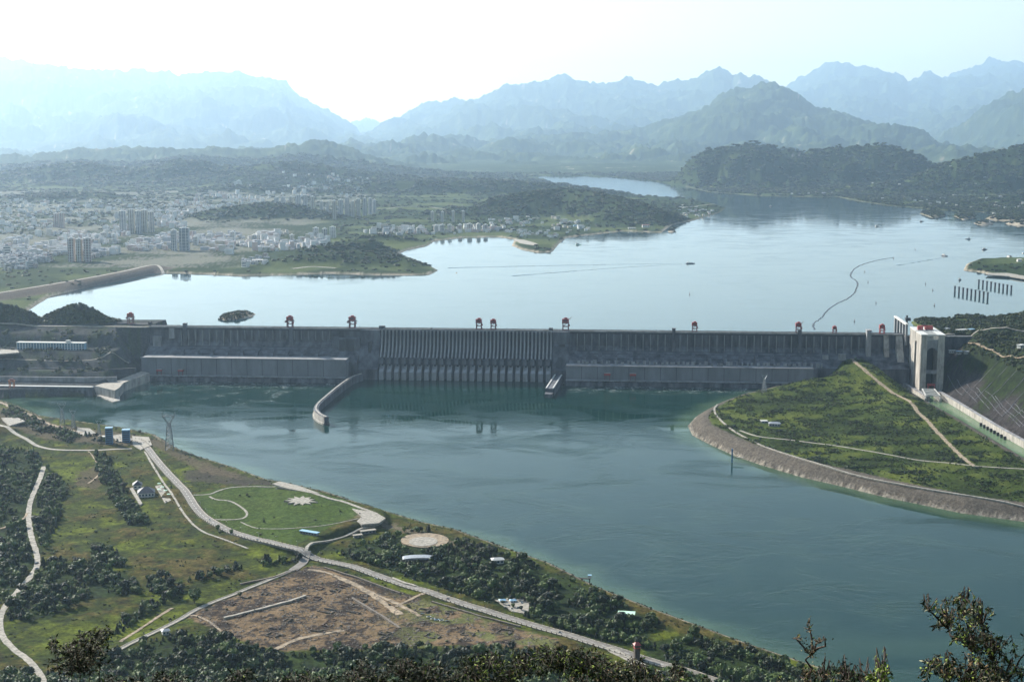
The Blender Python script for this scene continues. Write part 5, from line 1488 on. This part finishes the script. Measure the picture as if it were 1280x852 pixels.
# ------------------------------------------------------------------ left abutment
def lpos(u, v, z): return to_local(*P(u, v, z))
ax, ay = lpos(20, 437, 76); bx_, _ = lpos(107, 437, 76)
r = tag(empty('office_block', (*to_world(ax, -130), 75.8), DANG), 'long white three-storey office block with rows of windows on the left abutment', 'office block')
Lb = bx_-ax
q = MB(); q.box(0, Lb, 0, 16, -2, 17); q.build('wall', m_blue_l, r)
q = MB(); q.box(-1, Lb+1, -1, 17, 17.02, 18.4); q.build('roof', m_white, r)
q = MB(); q.box(Lb*.72, Lb*.78, 3, 10, 18.45, 24); q.build('roof_house', m_white, r)
q = MB()
for k in range(24): q.box(k*Lb/24, k*Lb/24+1.1, -.9, -.05, -2, 17)
tag(q.build('pilaster', m_white, r), kind='stuff')
for f in range(3):
    for k in range(24):
        if f == 0 or True:
            pass
wm = MB(); wm.box(.0, Lb/24-2.6, -.3, -.04, 0, 3); wme = wm.mesh('window', m_glass)
for f in range(3):
    for k in range(24): link('window', wme, r, (k*Lb/24+1.85, 0, 1.5 + f*5.2))
# bank wall with dark gate slots, quay and crane
def lwall(name, pts, z0, z1, wd, m, label, cat='wall'):
    pts = [to_world(*p) for p in pts]; o0 = pts[0]
    r = tag(empty(name, (*o0, 0)), label, cat); l = [(p[0]-o0[0], p[1]-o0[1]) for p in pts]
    q = MB(); wall_strip(q, l, wd, z0, z1); q.build('wall', m, r)
    return r, l
y0 = to_local(*P(60, 494, 0))[1]
xa = to_local(*P(-200, 497, 0))[0]; xb = to_local(*P(118, 494, 0))[0]
r, l = lwall('quay_wall', [(xa, y0+2), (xb, y0+2)], -9, 20.5, 8, m_conc, 'grey quay wall with dark gate slots along the water under the left abutment')
q = MB(); wall_strip(q, l, 10, 20.52, 22.2); q.build('coping', m_white, r)
gm_ = MB(); gm_.cbox(0, 0, 6, 1.2, 1, 14); gme = gm_.mesh('gate_slot', m_dark)
for k in range(22):
    if k % 5 == 4: continue
    p = to_world(xb - 18 - k*13, y0 - 2.2); g_ = link('gate_slot', gme, r, (p[0]-r.location.x, p[1]-r.location.y, 0)); g_.rotation_euler.z = DANG
lwall('retaining_wall', [(xa, -274), (xb-40, -272), (xb+30, -256)], 20, 33, 4, m_conc_l, 'long pale grey retaining wall standing behind the quay of the left abutment')
lwall('retaining_wall', [(xa, -222), (xb-60, -220), (xb+20, -214), (xb+55, -196)], 30, 45, 4, m_conc_d, 'upper dark retaining wall in the slope of the left abutment')
# pale block at the corner of the quay
blk = [P(u, v, 21) for u, v in ((118,482),(143.5,488),(150,484),(155,478),(187,466),(178,463),(144,476),(130,478))]
o0 = blk[0]; r = tag(empty('quay_block', (*o0, 0)), 'pale sunlit concrete quay block jutting out at the corner of the left abutment', 'quay')
q = MB(); q.prism([(p[0]-o0[0], p[1]-o0[1]) for p in blk], -9, 20.6); q.build('wall', m_cream, r)
q = MB(); q.prism([((p[0]-o0[0])*.96+2, (p[1]-o0[1])*.96-2) for p in blk], 20.62, 21.3); q.build('paving', m_pale, r)
ft = [P(u, v, 2) for u, v in ((117,492),(141,502),(150,500),(150,492),(126,486))]
q = MB(); q.prism([(p[0]-o0[0], p[1]-o0[1]) for p in ft], -9, 2.0); q.build('footing', m_cream, r)
cx_, cy_ = P(15, 484, 21); r = tag(empty('portal_crane', (cx_, cy_, 21), DANG), 'orange portal crane standing on the quay of the left abutment', 'crane')
for a in (-5, 5):
    for b in (-3, 3): q = MB(); q.box(a-.7, a+.7, b-.7, b+.7, 0, 14); q.build('leg', m_orange, r)
q = MB(); q.box(-7, 7, -4, 4, 14.05, 17); q.build('girder', m_orange, r)
q = MB(); q.box(-4, 4, -3, 3, 17.05, 20.5); q.build('machine_house', m_dred, r)
slab('road', [(-30,438),(0,437),(22,438),(24,441),(0,443),(-30,443)], 76, m_path)

# ------------------------------------------------------------------ right bank
for i, (u, v, a, b, h_, lb) in enumerate(((1190,443,14,8,5,'left small white building on the right bank slope'), (1199,444,12,8,6,'middle small white building on the right bank slope'), (1208,443,10,8,4,'right small white building on the right bank slope'),
        (1202,415,26,10,6,'long low building with pale roof at the dam level on the right bank'), (1214,414,12,9,5,'short low building with pale blue roof at the right end of the long one'), (1184,413,10,8,5,'small dark building behind the ship lift on the right bank'),
        (1276,437,16,10,6,'white building by the road at the right edge of the photo'))):
    house('building', u, v, None, a, b, h_, .1*i, lb, m_white, (m_white, m_blue_l, m_grey_roof)[i % 3], 'building', False, win=3)
# concrete lattice holding the cut slope
def slope_line(a, b, wd=1.6):
    pts = resample([a, b], 10); A = np.array(pts); zz = height(A[:, 0], A[:, 1])
    return [(p[0], p[1], z + .4) for p, z in zip(pts, zz)]
q = MB()
for k in range(14):
    u0 = 1196 + k*12
    for (a, b) in (((u0, 505+k*6.2), (u0+52, 452+k*5.5)), ((u0+45, 528+k*5), (u0-12, 470+k*5))):
        pa, pb = G_(*a, 2600, 4000, 260), G_(*b, 2600, 4000, 260); L = slope_line(pa, pb)
        L = [p for p in L if sdf(np.array([p[0]]), np.array([p[1]]), rb_poly)[0] > 18]
        for c, d in zip(L[:-1], L[1:]): q.bar(c, d, 1.0)
if q.v: tag(q.build('slope_lattice', m_conc), 'grid of pale concrete ribs holding the dark cut slope above the canal wall', 'slope lattice')
# ------------------------------------------------------------------ the town on the far shore
m_t = [mat('town_white', (.62,.61,.58), .85, var=.08, scale=.05), mat('town_cream', (.50,.46,.40), .85, var=.1, scale=.05), mat('town_grey', (.36,.38,.40), .85, var=.1, scale=.05),
       mat('town_rose', (.48,.38,.34), .85, var=.1, scale=.05), mat('town_beige', (.42,.38,.30), .85, var=.1, scale=.05)]
m_troof = mat('town_roof', (.30,.31,.33), .8, var=.15, scale=.05)
rt = random.Random(17)
def in_poly(px, n):
    us = [p[0] for p in px]; vs = [p[1] for p in px]; out = []
    pa = np.array(px, float)
    while len(out) < n:
        u = rt.uniform(min(us), max(us)); v = rt.uniform(min(vs), max(vs))
        c = False
        for i in range(len(px)):
            a, b = px[i], px[i-1]
            if (a[1] > v) != (b[1] > v) and u < (b[0]-a[0])*(v-a[1])/(b[1]-a[1]) + a[0]: c = not c
        if c: out.append((u, v))
    return out
def ground_pts(uv, z0):
    A = np.array([P(u, v, z0) for u, v in uv]); z = height(A[:, 0], A[:, 1])
    for _ in range(2):
        A = np.array([P(u, v, zz) for (u, v), zz in zip(uv, z)]); z = height(A[:, 0], A[:, 1])
    return A[:, 0], A[:, 1], z
T1 = [(0,303),(60,292),(110,288),(150,284),(200,292),(240,297),(330,292),(412,292),(420,298),(400,310),(330,316),(290,318),(240,314),(190,312),(130,322),(80,328),(0,338)]
T1b = [(0,320),(60,312),(100,320),(60,332),(0,342)]
T2 = [(236,286),(195,284),(170,270),(200,258),(250,244),(330,234),(380,230),(470,232),(480,238),(400,241),(345,247),(290,258),(250,270)]
T3 = [(455,287),(490,284),(620,283),(622,290),(560,293),(480,294),(455,291)]
T4 = [(610,272),(700,270),(740,280),(735,290),(690,297),(650,296),(610,290)]
T5 = [(0,250),(120,240),(200,250),(190,275),(60,285),(0,295)]
T6 = [(1045,235),(1130,212),(1280,205),(1280,262),(1180,258),(1110,250)]
T7 = [(870,240),(900,238),(1040,240),(1040,244),(900,243)]
T8 = [(300,322),(335,322),(332,334),(305,334)]
T9 = [(850,256),(905,262),(880,272),(848,274)]
spots = []
for poly, n, dn_, hr in ((T1, 2300, 1, (8,24)), (T1b, 260, 1, (8,20)), (T2, 800, 2, (8,24)), (T3, 120, 3, (8,20)), (T4, 90, 4, (6,14)), (T5, 260, 5, (7,18)), (T6, 150, 6, (6,12)), (T7, 24, 7, (6,10)), (T8, 22, 8, (6,14)), (T9, 26, 9, (6,12))):
    uv = in_poly(poly, n); x, y, z = ground_pts(uv, ZU + 8)
    for i in range(n):
        if z[i] < ZU + 2 or (dn_ in (1,) and z[i] > ZU + 50): continue
        if dn_ in (1, 2) and noise2(np.array([x[i]/180]), np.array([y[i]/320]))[0] < -.04: continue
        bigb = rt.random() < .16
        spots.append((x[i], y[i], z[i], rt.uniform(10, 20)*(1.8 if bigb else 1), rt.uniform(9, 16), rt.uniform(*hr)*(1.5 if bigb else .85), rt.choice((0,0,0,0,1,2,4,3)), dn_))
spots.sort(key=lambda s: s[1])
HM = []
def street(x, y): return .9*math.sin(x/310 + 1.3)*math.cos(y/420)
for k, m_ in enumerate(m_t):
    q = MB(); q.box(-.5, .5, -.5, .5, -.3, 1); body_ = q.mesh('wall', m_)
    q = MB(); q.box(-.53, .53, -.53, .53, 1.002, 1.05); q.box(-.2, .15, -.2, .2, 1.052, 1.2); roof_ = q.mesh('roof', m_troof)
    q = MB()
    for f in range(3): q.box(-.44, .44, -.52, -.502, .15 + .28*f, .28 + .28*f)
    win_ = q.mesh('window_band', m_glass); HM.append((body_, roof_, win_))
where = {1: 'among the dense houses of the town across the reservoir', 3: 'in the shoreline row at the cove left of the far peninsula', 4: 'on the low shore below the wooded far peninsula', 8: 'by the pale landing at the foot of the near wooded peninsula',
         2: 'in the upper town behind the dark wooded hill', 5: 'on the hazy slopes at the left edge beyond the town', 6: 'on the far right shore hills', 7: 'at the waterline of the far shore', 9: 'at the low tip of the far peninsula'}
cname = ('white', 'cream', 'grey', 'rose', 'beige')
ind = spots[:290]; rest = spots[290:]
for x, y, z, a, b, h, c, d in ind:
    r = tag(empty('town_house', (x, y, z), street(x, y) + rt.uniform(-.06, .06)), '%s flat-roofed house %s' % (cname[c], where[d]), 'house', '%s houses %s' % (cname[c], where[d]))
    r.scale = (a, b, h)
    for me_, nm in zip(HM[c], ('wall', 'roof', 'window_band')): link(nm, me_, r)
q = MB()
for x, y, z, a, b, h, c, d in rest:
    rz = street(x, y) + rt.uniform(-.06, .06); q.cbox(x, y, a, b, z - 3, z + h, rz, c); q.cbox(x, y, a*1.05, b*1.05, z + h + .05, z + h + .7, rz, 5)
tag(q.build('town_houses', m_t + [m_troof]), kind='stuff')

TW = [((90,298,327,7.5),3),((100,299,327,6),4),((110,298,327,8.5),3),((70.5,267,284,6),3),((77.5,266,285,6),3),((154,264,291,7.5),2),((165,262,291,7),4),((173.5,264,292,6),2),((181,263,291,7),4),((189.5,265,290,6.5),2),
      ((218,288,313,6),2),((231,285,313,12),2),((346,247,261,5),2),((354,246,262,5),2),((364,246,263,5),4),((373,244,263,6),2),((382,244,264,5),2),((391,246,265,5),4),
      ((402,252,265,4),1),((410,252,268,4),1),((418,251,270,5),4),((426,250,270,5),2),((434,247,270,5),2),((441,252,271,5),1),((448,249,271,5),4),((456,248,270,5),2),((463,248,268,5),2),((468,250,267,4),2),
      ((540.5,265,277,3.5),1),((553,265,277,3.5),1),((566.5,264,277,3.5),1),((579,264,277,3.5),1),((395,285,298,7),0),((406,286,298,6),2),((416,284,297,7),0),((291,290,302,6),0),
      ((545,282,290,5),0),((553,281,290,5),1),((562,281,290,5),0),((575,281,289,5),3),((587,280,289,6),1),((598,280,289,5),0),((607,281,289,5),3),((523,285,292,5),0),((512,286,292,5),1),
      ((20,300,312,5),2),((34,298,311,5),0),((130,291,303,6),1),((143,293,304,5),0),((205,295,306,5),0),((262,293,303,6),0),((318,294,303,5),2),((345,293,302,6),0),((365,294,303,5),1),((245,296,306,5),0),((295,228,236,6),0),((299,226,236,5),0)]
uv = [(t[0][0], t[0][2]) for t in TW]; tx, ty, tz = ground_pts(uv, ZU + 10)
side_l = {(90,98): None}
def cluster(u, v):
    if 80 < u < 118 and v > 320: return 'of three rose towers nearest the water'
    if 60 < u < 85: return 'of two hazy rose towers at far left'
    if 150 < u < 195: return 'of five towers in the middle of the town'
    if 210 < u < 240: return 'of two grey towers at the town\'s shore edge'
    if 340 < u < 395 and v < 270: return 'of six towers behind the dark wooded hill'
    if 396 < u < 472 and v < 275: return 'of ten towers right of the dark wooded hill'
    if 535 < u < 585 and v < 280: return 'of four slender towers above the cove'
    if 390 < u < 420: return 'of three white blocks below the wooded hill'
    if 500 < u < 610: return 'of the pale blocks along the cove'
    return None
from collections import defaultdict
order = defaultdict(list)
for (u, v0, v1, wpx), c in TW: order[cluster(u, v1)].append(u)
for k in order: order[k].sort()
ordn = ['first','second','third','fourth','fifth','sixth','seventh','eighth','ninth','tenth']
for i, ((u, v0, v1, wpx), c) in enumerate(TW):
    x, y, z = tx[i], ty[i], tz[i]
    top = Q(u, v0, y)[2]; h = max(15, top - z); wm_ = wpx/F*y*1.0; dm = min(wm_, 18)
    cl = cluster(u, v1)
    if cl: lb = '%s %s from the left' % (ordn[order[cl].index(u)], cl); grp = 'towers, row ' + cl; lb = lb.replace(' of the ', ' of ').replace(' of ', ' tower of the ', 1)
    elif v1 > 300 and round(u) != 291: lb, grp = 'pale mid-rise apartment block standing above the low houses of the town', 'mid-rise blocks among the town houses'
    elif u < 294: lb, grp = 'lone white block among the low houses below the left end of the wooded hill', None
    else: lb, grp = ('white hilltop building, %s of a pair, far behind the town' % ('left' if u < 297 else 'right')), 'white hilltop buildings behind the town'
    lb = lb.replace('from the left', 'from left')
    r = tag(empty('apartment_tower', (x, y, z), rt.uniform(-.15, .15)), lb, 'apartment tower', grp)
    q = MB(); q.box(-wm_/2, wm_/2, -dm/2, dm/2, -6, h); tw_ = q.build('wall', m_t[c], r)
    q = MB(); q.box(-wm_/2-.6, wm_/2+.6, -dm/2-.6, dm/2+.6, h+.02, h+1.5); q.box(-wm_*.2, wm_*.2, -dm*.3, dm*.3, h+1.52, h+6); q.build('roof', m_t[0], r)
    q = MB(); nfl = max(3, int(h/6))
    for k in range(nfl): q.box(-wm_/2+.8, wm_/2-.8, -dm/2-.35, -dm/2-.02, (k+.35)*h/nfl, (k+.75)*h/nfl)
    tag(q.build('window_band', m_glass, tw_), kind='stuff')
    for a in (-.22, .22):
        q = MB(); q.box(a*wm_-.9, a*wm_+.9, -dm/2-1.1, -dm/2-.4, 0, h-.5); q.build('balcony_column', m_t[0], r)

road('embankment_road', smooth_line(side_dam + [P(206, 337, ZU+16)], 4), 10, m_pale, .6, step=14)
for px_, wd_, m_ in (([(160,242),(200,241),(228,240)], 16, m_path), ([(170,250),(185,249),(200,248)], 12, m_path), ([(38,276),(70,275),(100,272)], 12, m_pale), ([(470,262),(520,258),(570,262),(640,256)], 9, m_path),
                     ([(365,334),(390,333),(420,333)], 16, m_path), ([(840,262),(870,258),(900,256)], 9, m_pale)):
    x, y, z = ground_pts(px_, ZU + 20); road('far_road', smooth_line(list(zip(x, y)), 5), wd_, m_, 1.2, step=20)
slab('quay_edge', [(642,300),(655,301),(672,306),(668,308),(650,305)], ZU+4, m_pale, th=1)
slab('quay_edge', [(1232,343),(1262,345),(1300,351),(1320,356),(1320,352),(1290,346),(1260,341),(1236,341)], ZU+7, m_path, th=1)
for u, v, a, b, h_, m1, m2, lb in ((322,328,40,20,10,m_t[1],m_t[0],'cream hall by the water left of the near wooded peninsula'), (807,284,36,18,14,m_t[0],m_red,'white hall with red roof on the point of the far peninsula'), (790,286,40,14,6,m_t[0],m_t[0],'long low white shed left of the red-roofed hall on the far peninsula'),
        (722,283,46,26,6,m_blue_l,m_blue_l,'large flat pale blue shed on the low shore below the wooded far peninsula'), (1274,327,16,12,9,m_t[0],m_t[0],'white building on the grassy point at the right edge of the reservoir'), (1280,319,14,10,12,m_t[0],m_blue_l,'taller white building at the tip of the grassy point, right edge'),
        (1258,319,12,6,8,m_t[2],m_t[2],'small grey cabin on the waterside of the grassy point')):
    x, y, z = ground_pts([(u, v)], ZU + 8); house('hall', u, v, float(z[0]), a, b, h_, .1, lb, m1, m2, 'hall', False, win=4)

# ------------------------------------------------------------------ on the reservoir
m_hull = mat('dark_hull', (.05,.06,.08), .5, var=.1, scale=.3)
def boat(u, v, L, rz, label, hull=None, cargo=False):
    x, y = P(u, v, ZU); r = tag(empty('boat', (x, y, ZU), rz), label, 'boat', 'boats on the reservoir')
    b = L*.13; q = MB()
    q.prism([(-L/2,-b*.8),(L*.30,-b),(L/2,0),(L*.30,b),(-L/2,b*.8)], -1, [2.2,2.2,3.2,2.2,2.2]); q.build('hull', hull or m_hull, r)
    q = MB(); q.box(-L*.42, L*.12 if not cargo else -L*.22, -b*.7, b*.7, 2.25, 5.2); dh = q.build('deckhouse', m_white, r)
    q = MB(); q.box(-L*.36, -L*.02 if not cargo else -L*.25, -b*.55, b*.55, 5.25, 7.8); q.build('wheelhouse', m_white, r)
    q = MB(); q.box(-L*.40, L*.10 if not cargo else -L*.23, -b*.72, -b*.705, 3.3, 4.4); q.build('window_band', m_glass, dh)
    q = MB(); q.cyl((-L*.2,0,7.8), (-L*.2,0,12), .2, n=5); q.build('mast', m_dark, r)
    if cargo: q = MB(); q.box(-L*.18, L*.3, -b*.7, b*.7, 2.25, 3.6); q.build('hatch', m_roof_d, r)
boat(1181, 320, 38, -1.2, 'largest white ferry heading for the camera on the right of the reservoir')
boat(1210, 299, 24, 2.6, 'small dark boat with white deckhouse beyond the ferry, towards the far right shore')
boat(1231, 312, 28, .4, 'dark boat between the ferry and the grassy point')
boat(1097, 283, 30, .2, 'white boat alone on the middle of the upper reservoir', m_white)
boat(863, 329.5, 34, 0, 'low dark barge trailing a long wake to the left', None, True)
boat(964, 258, 26, .1, 'tiny dark boat near the far shore off the low peninsula')
boat(723, 306, 26, .2, 'green-tinged work boat moored off the far peninsula', m_green_l)
boat(1152, 277, 22, 0, 'tiny boat by the dark islets at the far right shore')
boat(1200, 372-22, 14, .6, 'very small boat above the rows of piles')
def buoy(u, v, label, s=1.0):
    x, y = P(u, v, ZU); r = tag(empty('buoy', (x, y, ZU)), label, 'buoy', 'buoys on the reservoir')
    q = MB(); q.cyl((0,0,-.5), (0,0,1.2), 2.2*s, 1.9*s, 8); q.build('float', m_dark, r)
    q = MB(); q.cyl((0,0,1.2), (0,0,5.5*s), .9*s, .3*s, 6); q.cyl((0,0,5.5*s), (0,0,6.8*s), 1.0*s, 1.0*s, 6); q.build('topmark', m_dred, r)
for u, v, lb in ((1081,340,'dark buoy inside the bend of the floating boom, the upper one'), (1085,353,'dark buoy right of the bend of the floating boom, the middle one'), (1095,379,'dark buoy below the two others near the boom'), (1068,402,'dark buoy just behind the dam crest, right of the boom end'),
                 (1144,312,'small buoy left of the ferry'), (1168,382,'dark buoy behind the ship lift, nearest the dam'), (1166,363,'buoy above the one nearest the ship lift'), (1157,355,'buoy at the upper left of the pair behind the ship lift'), (862,368,'single small buoy in the open water above the right power station'), (1117,323,'buoy at the far end of the floating boom')):
    buoy(u, v, lb)
bl = resample(smooth_line(PL([(1018,412),(1017,405),(1027,397),(1034,388),(1045,380),(1060,373),(1070,363),(1071,352),(1063,345),(1068,336),(1080,330),(1098,325),(1116,322)], ZU), 8), 7)
bl = [(p[0] + rt.uniform(-3,3), p[1] + rt.uniform(-5,5)) for p in bl]; q = MB(); o0 = bl[0]
wall_strip(q, [(p[0]-o0[0], p[1]-o0[1]) for p in bl], 2.2, -.4, .7); tag(q.build('floating_boom', m_roof_d, None, (*o0, ZU)), 'thin dark floating boom winding across the reservoir behind the dam', 'boom')
for (p0, p1, hh, nm) in (((1193.5,361),(1234.5,369),17,'front'), ((1223.5,352),(1264,359.5),15,'back')):
    for k in range(9):
        u = p0[0] + (p1[0]-p0[0])*k/8; v = p0[1] + (p1[1]-p0[1])*k/8; x, y = P(u, v+3.5, ZU)
        lb = '%s dark mooring pile from left in the %s row of nine piles' % (ordn[k], nm)
        r = tag(empty('mooring_pile', (x, y, ZU)), lb, 'pile', 'two rows of mooring piles beside the grassy point')
        q = MB(); q.box(-2.2, 2.2, -2.2, 2.2, -12, hh); q.build('column', m_conc_d, r)
        q = MB(); q.box(-3.2, 3.2, -3.2, 3.2, hh+.02, hh+1.6); q.build('cap', m_conc, r)
# wakes: slightly raised ruffled water
m_wake = water_mat('wake_water', False, (.02,.05,.06), rough=.16, bump=.6, rs=2)
def wake(px, w0, w1):
    pts = smooth_line(PL(px, ZU), 8); n = len(pts); q = MB(); vs = []; fs = []
    for i, p in enumerate(pts):
        a = pts[max(i-1,0)]; b = pts[min(i+1,n-1)]; dx, dy = b[0]-a[0], b[1]-a[1]; L = math.hypot(dx, dy); wd = w0 + (w1-w0)*i/(n-1)
        vs += [(p[0]-dy/L*wd/2, p[1]+dx/L*wd/2, ZU+.02), (p[0]+dy/L*wd/2, p[1]-dx/L*wd/2, ZU+.02)]
    for i in range(n-1): fs.append((2*i, 2*i+1, 2*i+3, 2*i+2))
    q.add(vs, fs); tag(q.build('wake', m_wake), kind='structure')
wake([(860,329.5),(800,330),(740,331),(640,333),(560,335)], 5, 34)
wake([(858,330),(800,333),(740,337),(690,341),(640,345)], 4, 26)
wake([(1179,322),(1150,327),(1120,332)], 6, 20)
# ------------------------------------------------------------------ shrubs on the ledge in front of the camera
def plain_mat(name, c, rough=.7): return mat(name, c, rough, var=.2, scale=3, spec=.15)
m_n = [plain_mat('leaf_deep_green', (.012,.021,.007)), plain_mat('leaf_olive', (.032,.042,.013)), plain_mat('leaf_dry_tan_highlight', (.20,.13,.06)), plain_mat('leaf_yellow_green', (.20,.26,.04)), plain_mat('leaf_pale_glint', (.30,.28,.17)), plain_mat('twig_bark', (.07,.05,.04), .9)]  # tan, pale and yellow-green also put sunlit highlights into the leaf colours
def leaf_add(q, p, d, L, W, mi, rn):
    d = d.normalized(); s = d.cross(Vector((rn.uniform(-1,1), rn.uniform(-1,1), rn.uniform(.2,1)))).normalized(); up = s.cross(d)
    m1 = p + d*L*.45 + up*L*.06
    tip = p + d*L - up*L*.12
    q.add([tuple(p), tuple(m1 + s*W/2 - up*W*.18), tuple(tip), tuple(m1 - s*W/2 - up*W*.18), tuple(m1)], [(0,4,1),(4,2,1),(0,3,4),(4,3,2)], mi)
def near_shrub(name, label, y0, regions, root_u, n_tip, leaves, L, ratio, weights, seed, cat='shrub', drop=3.0, arch=.25, tree=None):
    """regions: ellipses (u, v, ru, rv) where the branch tips end"""
    rn = random.Random(seed)
    gz = H(0, y0) if False else None
    base = Vector(Q(root_u, 900, y0)); g = height(np.array([base.x]), np.array([y0]))[0]; base.z = min(base.z - .6, float(g) + 3.0)
    r = tag(empty(name, (base.x, base.y, float(g))), label, cat); off = Vector((base.x, base.y, float(g)))
    tw = MB(); lf = MB()
    tw.cyl(tuple(Vector((0,0,-.3))), tuple(base - off), .03, .02, 6)
    hubs = []
    for (u, v, ru, rv) in regions:
        h = Vector(Q(u, v + rv*.6, y0 + rn.uniform(-.3, .3))) - off; hubs.append(h)
    for i, h in enumerate(hubs):
        pi = tree[i] if tree else -1
        s0 = (base - off) if pi < 0 else hubs[pi]
        m1 = s0*.66 + h*.34 + Vector((rn.uniform(-.05,.05), 0, rn.uniform(-.02,.05))); m2 = s0*.3 + h*.7 + Vector((rn.uniform(-.06,.06), 0, rn.uniform(-.03,.04)))
        for a_, b_, r0, r1 in ((s0, m1, .016, .012), (m1, m2, .012, .009), (m2, h, .009, .006)): tw.cyl(tuple(a_), tuple(b_), r0, r1, 5)
        if tree and pi >= 0:
            for j in range(int(leaves*2.2)):
                f = rn.random(); p = s0*(1-f) + h*f + Vector((rn.uniform(-.07,.07), rn.uniform(-.1,.1), rn.uniform(-.07,.07)))
                leaf_add(lf, p, Vector((rn.uniform(-1,1), rn.uniform(-1,1), rn.uniform(-.6,1))), L*rn.uniform(.5, 1.3), L*ratio, rn.choices(range(5), weights)[0], rn)
    tot = sum(q[2]*q[3] for q in regions)
    for (u, v, ru, rv), hub in zip(regions, hubs):
        n = max(3, int(n_tip*ru*rv/tot))
        for k in range(n):
            a = rn.uniform(0, 6.283); q = rn.random()**.6
            t = Vector(Q(u + ru*q*math.cos(a), v + rv*q*math.sin(a), y0 + rn.uniform(-1, 1)*y0*.07)) - off
            mid = hub*.5 + t*.5 + Vector((rn.uniform(-.06,.06), rn.uniform(-.1,.1), rn.uniform(0, arch)))
            tw.cyl(tuple(hub), tuple(mid), .005, .004, 4); tw.cyl(tuple(mid), tuple(t), .004, .002, 4)
            for j in range(leaves):
                f = rn.random()**.6; p = (mid*(1-f) + t*f) if rn.random() < .8 else (hub*(1-f) + mid*f)
                d = (t - mid).normalized() + Vector((rn.uniform(-1,1), rn.uniform(-1,1), rn.uniform(-.9,.9)))*.9
                mi = rn.choices(range(5), weights)[0]
                ll = L*rn.uniform(.5, 1.3); leaf_add(lf, p, d, ll, ll*ratio, mi, rn)
    tag(tw.build('branches', m_n[5], r)); lf.build('leaves', m_n[:5], r)
    return r
near_shrub('shrub', 'big tangled leafy shrub rising from the bottom right corner against the river', 14, [(1205,760,22,16),(1185,775,22,16),(1228,772,22,18),(1215,800,26,22),(1240,812,34,20),(1180,838,38,16),(1250,846,46,20),(1210,850,40,20),(1160,760,14,5),(1290,800,16,10)], 1215, 240, 17, .062, .30, (50,24,5,13,8), 1, tree=[3, 3, 4, 7, 6, 7, -1, -1, 1, 6])
near_shrub('dead_stem', 'bare knobbly brown stem standing against the river left of the big corner shrub', 14, [(1012,780,3,10),(995,796,8,3),(1024,798,3,8),(1031,798,5,2),(1014,812,6,9),(1008,842,12,12)], 1012, 60, 7, .032, .5, (34,16,36,4,10), 2, arch=.02, tree=[4, 4, 4, 4, 5, -1])
near_shrub('shrub', 'small bright yellow-green sprig at the bottom edge beside the corner shrub', 12, [(1105,842,13,9),(1100,850,18,8)], 1104, 26, 9, .05, .5, (4,12,0,74,10), 3)
near_shrub('shrub', 'low dry twiggy shrub at the bottom edge between the bare stem and the yellow sprig', 14, [(1060,848,26,8),(1030,846,20,8),(1080,852,18,6)], 1060, 50, 10, .045, .4, (60,22,10,4,4), 4)
near_shrub('tree', 'dark crown with pale glint-coloured leaves rising at the bottom left above the forest', 26, [(112,806,26,18),(88,812,22,12),(126,795,16,12),(68,808,10,10),(100,828,42,18)], 105, 260, 16, .085, .32, (76,10,2,2,10), 5, cat='tree')
rn_ = random.Random(4)
for i, (u0, u1, vt, lb) in enumerate(((140,300,822,'dark twiggy thicket at the bottom edge right of the dark crown'), (290,450,812,'sparse thicket with pale grass blades below the dirt site'), (440,600,800,'dense dark thicket at the bottom edge in the middle left'), (580,740,790,'thicket speckled with yellow-green leaves at the bottom middle'), (720,850,798,'thicket of tan and pale blades in front of the main road'), (830,1000,830,'low twigs at the bottom edge below the toll house'), (-20,80,838,'low dark twigs in the bottom left corner'))):
    regs = []
    for k in range(7):
        u = u0 + (u1-u0)*(k+.5)/7; regs.append((u + rn_.uniform(-8, 8), vt + 48 + rn_.uniform(-14, 12), (u1-u0)/rn_.uniform(5, 9), rn_.uniform(14, 26)))
    wts = [(82,10,1,3,4), (78,12,2,4,4), (84,9,1,3,3), (66,14,2,14,4), (68,14,6,5,7), (70,17,3,6,4), (80,12,2,3,3)][i]
    near_shrub('thicket', lb, 20 + i % 3*2, regs, (u0+u1)/2, (320,260,420,420,330,220,120)[i], 16, .095, .22, wts, 20 + i, cat='thicket')
# ------------------------------------------------------------------ air
hz = MB(); hz.box(-95000, 95000, -3200, 96000, -11, 5200)
m_haze = bpy.data.materials.new('haze_air'); m_haze.use_nodes = True
nt = m_haze.node_tree; nt.nodes.clear()
pv = nt.nodes.new('ShaderNodeVolumePrincipled'); mo = nt.nodes.new('ShaderNodeOutputMaterial')
pv.inputs['Color'].default_value = HAZE_COLOR; pv.inputs['Density'].default_value = HAZE_DENSITY; pv.inputs['Anisotropy'].default_value = HAZE_ANISO
nt.links.new(pv.outputs[0], mo.inputs['Volume'])
tag(hz.build('haze', m_haze), kind='stuff')
